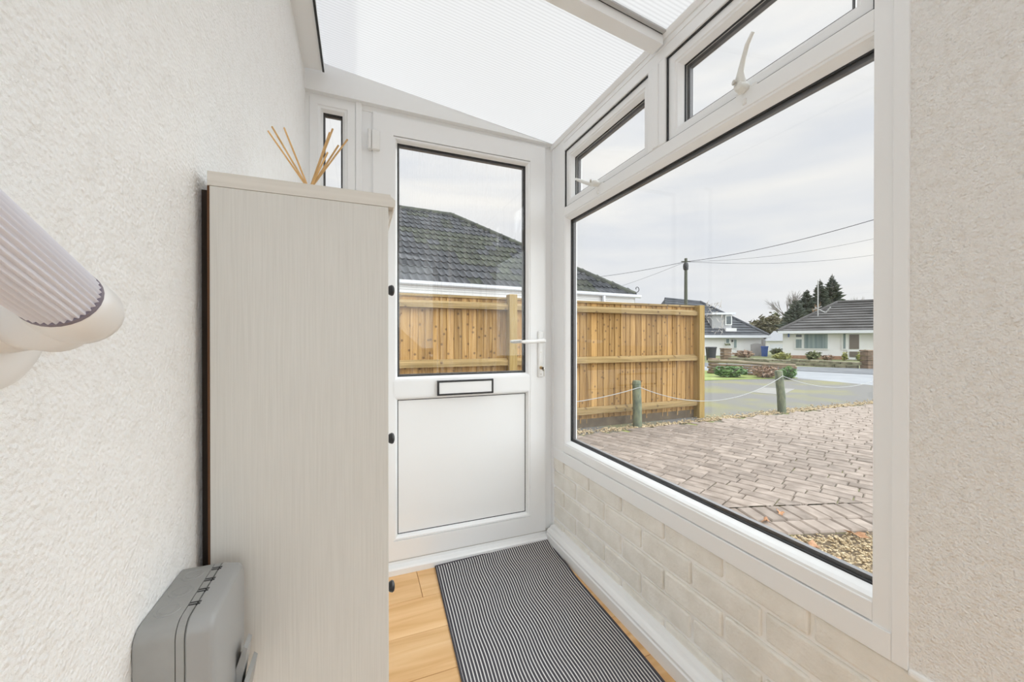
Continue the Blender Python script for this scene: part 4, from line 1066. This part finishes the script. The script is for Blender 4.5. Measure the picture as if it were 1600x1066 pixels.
# white chalet bungalow
D = 35.0; X0 = 1140
ch = far_thing('chalet_house', 'white chalet house with dormer window right of the fence end', 'house', X0, D)
Lx, Hz = rulers(X0, D)
MB().box(Lx(1062), Lx(1193), 0, 8, 0, Hz(523)).build('wall', WHITEW, ch)
ez = Hz(525); xl, xr = Lx(1040), Lx(1197)
ap0, ap1 = (Lx(1066), 4.0, Hz(460)), (Lx(1127), 4.0, Hz(466))
R0 = MB().verts_faces([(xl, -.4, ez), (xr, -.4, ez), (xr, 8.4, ez), (xl, 8.4, ez), ap0, ap1], [(0, 1, 5, 4), (1, 2, 5), (2, 3, 4, 5), (3, 0, 4), (3, 2, 1, 0)]).build('roof', SLATE, ch)
courses(14, R0, (xl, -.4, ez), (xr, -.4, ez), ap0, ap1, SLATE)
MB().tube([(xr, -.4, ez + .05), (ap1[0], ap1[1], ap1[2] + .06)], 0.14, 8).build('ridge_tile', SLATE, R0)
MB().tube([ap0, ap1], 0.16, 8).build('ridge_tile', SLATE, R0)
MB().box(xl, xr + .1, -.46, -.36, ez - .18, ez + .06).build('gutter', PVCG, ch)
dm = MB().box(Lx(1116), Lx(1147), 0.4, 4.0, Hz(517), Hz(491)).build('dormer', plain('dormer_cladding', (0.42, 0.42, 0.43), 0.8), ch)
MB().box(Lx(1113), Lx(1151), 0.1, 4.0, Hz(491.5), Hz(488.5)).build('dormer_roof', PVCG, dm)
far_window(ch, 1138, 1145, 494, 506.5, DARKG, Lx, Hz, 0.10, 0.36)
MB().box(Lx(1134), Lx(1151), 0.0, 0.7, Hz(519), Hz(513)).build('dormer_sill', WHITEW, dm)
far_window(ch, 1146.5, 1150, 531, 543.5, CURTAIN, Lx, Hz)
far_window(ch, 1134, 1138.5, 530, 536, CURTAIN, Lx, Hz)
bk = MB()
for k in range(40): 
    a = random.uniform(0, 6.28); bk.verts_faces([(Lx(1134.5) + math.cos(a) * .3 * random.random(), -.2 + math.sin(a) * .2, Hz(539) + random.uniform(-.1, .16)) for _ in range(3)], [(0, 1, 2)])
bk.build('hanging_basket', LEAFO, ch)
MB().box(Lx(1143), Lx(1144.4), -.15, 0, Hz(534.5), Hz(531.5)).build('wall_lamp', BLACK, ch)

# garage between the two houses
D = 48.0; X0 = 1198; TN = -0.55
gg = far_thing('garage', 'pale garage with grey pitched roof between the two white houses', 'garage', X0, D, None, TN)
Lx, Hz = rulers(X0, D, TN)
MB().box(Lx(1199), Lx(1235), 0, 6, 0, Hz(533)).build('wall', WHITEW, gg)
MB().verts_faces([(Lx(1196), -.3, Hz(533)), (Lx(1240), -.3, Hz(533)), (Lx(1240), 3, Hz(517)), (Lx(1211), 3, Hz(517)), (Lx(1196), 6.3, Hz(533)), (Lx(1240), 6.3, Hz(533))], [(0, 1, 2, 3), (3, 2, 5, 4), (0, 3, 4), (1, 5, 2), (0, 4, 5, 1)]).build('roof', plain('pale_slate', (0.27, 0.275, 0.29), 0.85), gg)
MB().box(Lx(1203), Lx(1230), -.05, 0.05, 0, Hz(538)).build('garage_door', PVCG, gg)

# grey side gate with curved top beside the chalet
D = 34.0; X0 = 1182
ga = far_thing('side_gate', 'grey boarded gate with arched top beside the chalet house', 'gate', X0, D)
Lx, Hz = rulers(X0, D)
for k in range(7):
    x0, x1 = 1173.5 + k * 2.6, 1173.5 + k * 2.6 + 2.45; u = (k - 3) / 3
    MB().box(Lx(x0), Lx(x1), 0, .06, 0, Hz(536.5 + 1.6 * u * u)).build('board', GATEW, ga)
MB().box(Lx(1191.8), Lx(1195), -.05, .2, 0, Hz(530)).build('gate_post', GATEW, ga)

# wheelie bins
def bin_(x, d, w, h, mat, label):
    o = far_thing('wheelie_bin', label, 'bin', x, d)
    MB().verts_faces([(-w * .4, 0, 0), (w * .4, 0, 0), (w * .4, w * .9, 0), (-w * .4, w * .9, 0), (-w / 2, -.05, h), (w / 2, -.05, h), (w / 2, w, h), (-w / 2, w, h)], [(0, 1, 5, 4), (1, 2, 6, 5), (2, 3, 7, 6), (3, 0, 4, 7), (0, 3, 2, 1), (4, 5, 6, 7)]).build('body', mat, o)
    MB().prism([(-w * .54, h), (w * .54, h), (w * .5, h + .09), (-w * .5, h + .09)], -.09, w * 1.02, 'Y').build('lid', mat, o)
    MB().tube([(-w * .5, w * 1.06, h - .02), (w * .5, w * 1.06, h - .02)], .02, 6).build('handle', mat, o)
bin_(1196.5, 33, 0.36, 0.80, BINB, 'blue wheelie bin beside the grey side gate')
bin_(1113.5, 27, 0.5, 0.85, BINK, 'black wheelie bin just right of the fence end post')

# low stone wall across the road, laid as single stones
def stone_wall(name, label, x0, x1, ya, yb, d0, d1, hgt_m, mat, nlen=0.42, rows=2):
    p0 = FV * d0 + RV * ((x0 - 800) / FPX * d0); p1 = FV * d1 + RV * ((x1 - 800) / FPX * d1)
    p0.z, p1.z = base_z(d0), base_z(d1)
    dv = p1 - p0; ln = dv.length; a = math.atan2(dv.y, dv.x)
    t = thing(name, label, 'wall', tuple(p0))
    n = max(3, int(ln / nlen)); hh = hgt_m / rows
    me = MB().box(-nlen * .48, nlen * .48, -.12, .12, 0.01, hh - .01, 0.015, 1).build('stone', mat, mesh_only=True)
    MB().tube([p0 + Vector((0, 0, -.3)), p0 + Vector((0, 0, .0))], 0.05, 4).build('footing', mat, t)
    for r in range(rows):
        for k in range(n):
            f = (k + (.5 if r % 2 else .0) + .25) / n
            p = p0.lerp(p1, f) + Vector((0, 0, r * hh))
            inst('stone', me, t, p, (0, 0, a + random.uniform(-.04, .04)), (ln / n / nlen, random.uniform(.85, 1.1), random.uniform(.85, 1.05)))
    return t
stone_wall('garden_wall', 'low mossy stone wall in front of the white bungalow', 1233, 1346, 571, 577, 19.5, 17.0, 0.33, STONE, 0.4)
stone_wall('garden_wall', 'low mossy stone wall in front of the chalet house', 1136, 1236, 566, 571, 22.4, 19.6, 0.28, STONE, 0.45)
stone_wall('brick_wall', 'low brown brick wall behind the green shrub by the drive', 1108, 1242, 582, 590, 14.4, 12.9, 0.36, STONEB, 0.24, 4)
def pillar(x, d, w, h, label):
    o = far_thing('brick_pillar', label, 'pillar', x, d)
    n = max(4, int(h / .16))
    me = MB().box(-w / 2, w / 2, -w / 2, w / 2, 0.008, h / n - .008, .012, 1).build('block', STONEB, mesh_only=True)
    for k in range(n): inst('block', me, o, (0, 0, k * h / n), (0, 0, random.uniform(-.03, .03)))
    MB().box(-w * .56, w * .56, -w * .56, w * .56, h, h + .07, .015, 1).build('cap', STONEB, o)
pillar(1134, 22.9, 0.44, 0.72, 'brown brick gate pillar in front of the chalet house')
pillar(1357, 16.8, 0.40, 0.78, 'dark brown brick pillar at the right end of the stone wall')
pillar(1115, 14.9, 0.28, 0.46, 'brown brick pier just beside the fence end post')
# rough log rail on the brick wall
a, b_ = sight(1106, 564.0, 14.4), sight(1243, 571.5, 12.9)
o = MB().tube([a, a.lerp(b_, .3) + Vector((0, 0, .02)), a.lerp(b_, .65), b_], [.055, .06, .055, .05], 8).build('log_rail', plain('pale_log', (0.33, 0.27, 0.19), 0.9, (0.24, 0.2, 0.14), 3), smooth=True)
tag(o, 'rough pale log lying along the top of the brown brick wall', 'log')

# ---- shrubs
def foliage(o, n, rx, ry, h, size, mat, name='foliage', base=0.0, flat=0.4, dens=1.0):
    m = bmesh.new()
    for _ in range(n):
        while True:
            p = Vector((random.uniform(-1, 1), random.uniform(-1, 1), random.uniform(-1, 1)))
            if 0.35 < p.length < 1: break
        lump = 0.82 + 0.18 * math.sin(p.x * 7 + p.y * 5) * math.cos(p.z * 6)
        c = Vector((p.x * rx * lump, p.y * ry * lump, base + (p.z * .5 + .5) * h * lump))
        d1 = Vector((random.gauss(0, 1), random.gauss(0, 1), random.gauss(0, 1) * flat)).normalized() * size * random.uniform(.6, 1.3)
        d2 = d1.cross(Vector((random.gauss(0, 1), random.gauss(0, 1), random.gauss(0, 1)))).normalized() * size * random.uniform(.25, .5)
        v = [m.verts.new(c - d1), m.verts.new(c + d2), m.verts.new(c + d1), m.verts.new(c - d2)]
        m.faces.new(v)
    me = bpy.data.meshes.new(name); m.to_mesh(me); m.free(); me.materials.append(mat)
    f = bpy.data.objects.new(name, me); COL.objects.link(f); f.parent = o; f['kind'] = 'stuff'
    return f
def stems(o, n, r, h, mat):
    m = MB()
    for k in range(n):
        a = 6.28 * k / n
        m.tube([(0, 0, -.1), (r * .4 * math.cos(a), r * .4 * math.sin(a), h * .45), (r * math.cos(a), r * math.sin(a), h * .8)], [.035, .02, .01], 5)
    m.build('stem', mat, o)
def bush(x, yg, d, wpx, hpx, mat, leaf, label, n=500, group=None):
    o = far_thing('shrub', label, 'shrub', x, d, group)
    w = wpx / FPX * d / 2; h = top_h(yg - hpx, d)
    foliage(o, n, w, min(w, h) * .8, h, leaf, mat); stems(o, 5, w * .6, h, BARK)
bush(1140, 589, 12.9, 62, 20, LEAFG, 0.085, 'broad-leaved bright green shrub at the foot of the brick wall', 520)
bush(1232, 590, 12.3, 26, 20, LEAFG, 0.075, 'small green shrub at the right end of the brick wall', 260)
bush(1196, 590, 12.7, 52, 20, LEAFB, 0.07, 'leafless brown shrub between the two green shrubs', 420)
bush(1221, 562.5, 28, 34, 12, LEAFY, 0.13, 'rounded yellow-green hedge left of the white bungalow', 420)
bush(1271, 563, 27.4, 24, 15, LEAFO, 0.15, 'olive green shrub under the bungalow picture window', 240)
bush(1294, 562, 27, 18, 8, LEAFB, 0.12, 'low russet shrub right of the olive one', 140)
bush(1320, 561, 26.3, 9, 14, LEAFY, 0.10, 'slim yellow-green shrub left of the bungalow door', 150)
bush(1352, 559, 23.5, 24, 14, LEAFY, 0.11, 'yellow-green hedge behind the dark brick pillar', 320)
bush(1162, 560, 31, 36, 14, LEAFB, 0.16, 'bare pinkish hedge in front of the chalet house', 320)
bush(1215, 557, 36, 22, 14, LEAFO, 0.18, 'dark ivy mound in front of the pale garage', 260)
bush(1344, 559, 26.3, 12, 7, LEAFO, 0.12, 'low dark plant beside the bungalow doorstep', 100)

# ---- trees on the skyline
def conifer(x, yt, d, wpx, label, n=60):
    o = far_thing('conifer', label, 'tree', x, d, 'dark conifers behind the bungalow')
    h = top_h(yt, d); w = wpx / FPX * d / 2
    MB().tube([(0, 0, 0), (0, 0, h * .6), (0, 0, h)], [w * .10, w * .06, .03], 6).build('trunk', BARK, o)
    m = MB()
    for k in range(n * 9):
        f = random.random() ** 0.85
        z = h * (0.10 + 0.88 * f); a = random.uniform(0, 6.283)
        rr = w * (1 - f) ** 0.75 * random.uniform(.55, 1.15) + 0.1
        rise = random.uniform(.05, .55) * rr
        tip = Vector((rr * math.cos(a), rr * math.sin(a), z + rise)); base = Vector((0, 0, z)) + tip * 0.0
        side = Vector((-math.sin(a), math.cos(a), 0)) * rr * .16
        mid = base.lerp(tip, .55)
        m.verts_faces([base, mid + side + Vector((0, 0, rr * .03)), tip, mid - side, mid + Vector((0, 0, rr * .22)), mid - Vector((0, 0, rr * .12))], [(0, 1, 4), (1, 2, 4), (2, 3, 4), (3, 0, 4), (0, 3, 5), (3, 2, 5), (2, 1, 5), (1, 0, 5)])
    f = m.build('branches', NEEDLE, o); f['kind'] = 'stuff'
conifer(1243, 468, 58, 62, 'dark conifer leftmost of the clump behind the white bungalow')
conifer(1261, 452, 64, 66, 'dark conifer second from left in the clump behind the bungalow')
conifer(1281, 436, 58, 52, 'tall narrow dark conifer in the middle of the clump')
conifer(1300, 428, 63, 62, 'tallest pointed dark conifer right of the roof aerial')
def bare_tree(x, yg, d, hpx, wpx, label, mat=BARK, depth=5, thick=1.0):
    o = far_thing('bare_tree', label, 'tree', x, d, 'bare winter trees on the skyline')
    h = top_h(yg - hpx, d); w = wpx / FPX * d / 2
    tr, tw = MB(), MB()
    def grow(p, v, ln, r, k):
        q = p + v * ln
        (tr if k == depth else tw).tube([p, q], [r, r * .65], 4, cap=False)
        if k == 0: return
        for _ in range(3 if k < depth - 1 else 4):
            nv = (v + Vector((random.gauss(0, .5) * w / h * 1.6, random.gauss(0, .5) * w / h * 1.6, random.gauss(.05, .25)))).normalized()
            grow(p.lerp(q, random.uniform(.55, 1)), nv, ln * random.uniform(.55, .8), r * .58, k - 1)
    grow(Vector((0, 0, 0)), Vector((0, 0, 1)), h * .36, h * .018 * thick, depth)
    tr.build('trunk', mat, o); f = tw.build('twigs', mat, o); f['kind'] = 'stuff'
bare_tree(1240, 520, 66, 74, 46, 'bare twiggy tree rising left of the dark conifers', BARK, 6, .8)
bare_tree(1274, 520, 56, 62, 16, 'slim orange-barked trunk in front of the conifers', BARKO, 3, 1.2)
bare_tree(1176, 530, 64, 42, 40, 'bare tree above the chalet house roof end', BARK, 5, .7)
bare_tree(1340, 505, 66, 50, 46, 'bare tree above the white bungalow ridge', BARK, 5, .7)
bare_tree(1374, 510, 60, 92, 40, 'bare tree at the right edge of the large pane', BARK, 6, .7)
def woodland(x, yg, d, wpx, hpx, mat, label, n=900):
    o = far_thing('woodland_tree', label, 'tree', x, d, 'brown woodland trees between the houses')
    w = wpx / FPX * d / 2; h = top_h(yg - hpx, d)
    foliage(o, n, w, w * .7, h * .85, .45, mat, 'crown', h * .15)
    MB().tube([(0, 0, 0), (0, 0, h * .6)], [.3, .12], 6).build('trunk', BARK, o)
woodland(1188, 548, 72, 40, 56, HAZEL, 'brown woodland tree just right of the chalet roof')
woodland(1204, 545, 76, 36, 60, HAZEL, 'brown woodland tree above the garage roof')
woodland(1226, 540, 80, 44, 52, HAZEL, 'brown woodland tree left of the bungalow roof')
woodland(1212, 520, 84, 16, 42, LEAFO, 'small green tree standing above the brown woodland', 500)
woodland(1195, 520, 84, 18, 30, LEAFO, 'low rounded olive tree above the brown woodland', 400)
woodland(1255, 530, 78, 50, 34, HAZEL, 'brown woodland tree behind the bungalow hip', 900)

# ---- telegraph pole and overhead cables
D = 24.0; X0 = 1071.5
tp = far_thing('telegraph_pole', 'dark wooden telegraph pole rising behind the fence', 'pole', X0, D)
ph = top_h(404, D)
MB().tube([(0, 0, 0), (0, 0, ph)], [0.125, 0.085], 12).build('pole', POLEW, tp, smooth=True)
MB().lathe((0, 0, ph - .75), (0, 0, 1), [(0, .08), (.05, .15), (.25, .17), (.42, .15), (.48, .09)], 12).build('junction_drum', BLACK, tp, smooth=True)
MB().tube([(-.28, 0, ph - .2), (.28, 0, ph - .2)], .035, 6).build('cross_bar', POLEW, tp)
PT = sight(1071.5, 409, D)
for (x, y, d, sag, rad, lb) in ((1420, 327, 14, .25, .014, 'thick overhead cable rising right from the telegraph pole'), (860, 438, 34, .25, .014, 'overhead cable running left from the telegraph pole behind the roof'),
                           (1420, 389, 30, .5, .010, 'thin overhead cable running right towards the conifers'), (1420, 360, 22, .4, .008, 'thin overhead cable just under the thick one'),
                           (870, 470, 40, .4, .008, 'thin overhead cable sloping left down to the bungalow roof')):
    sagline(PT, sight(x, y, d), sag, rad, 'overhead_cable', CABLE, lb, 'cable', 20, 'overhead cables at the telegraph pole')
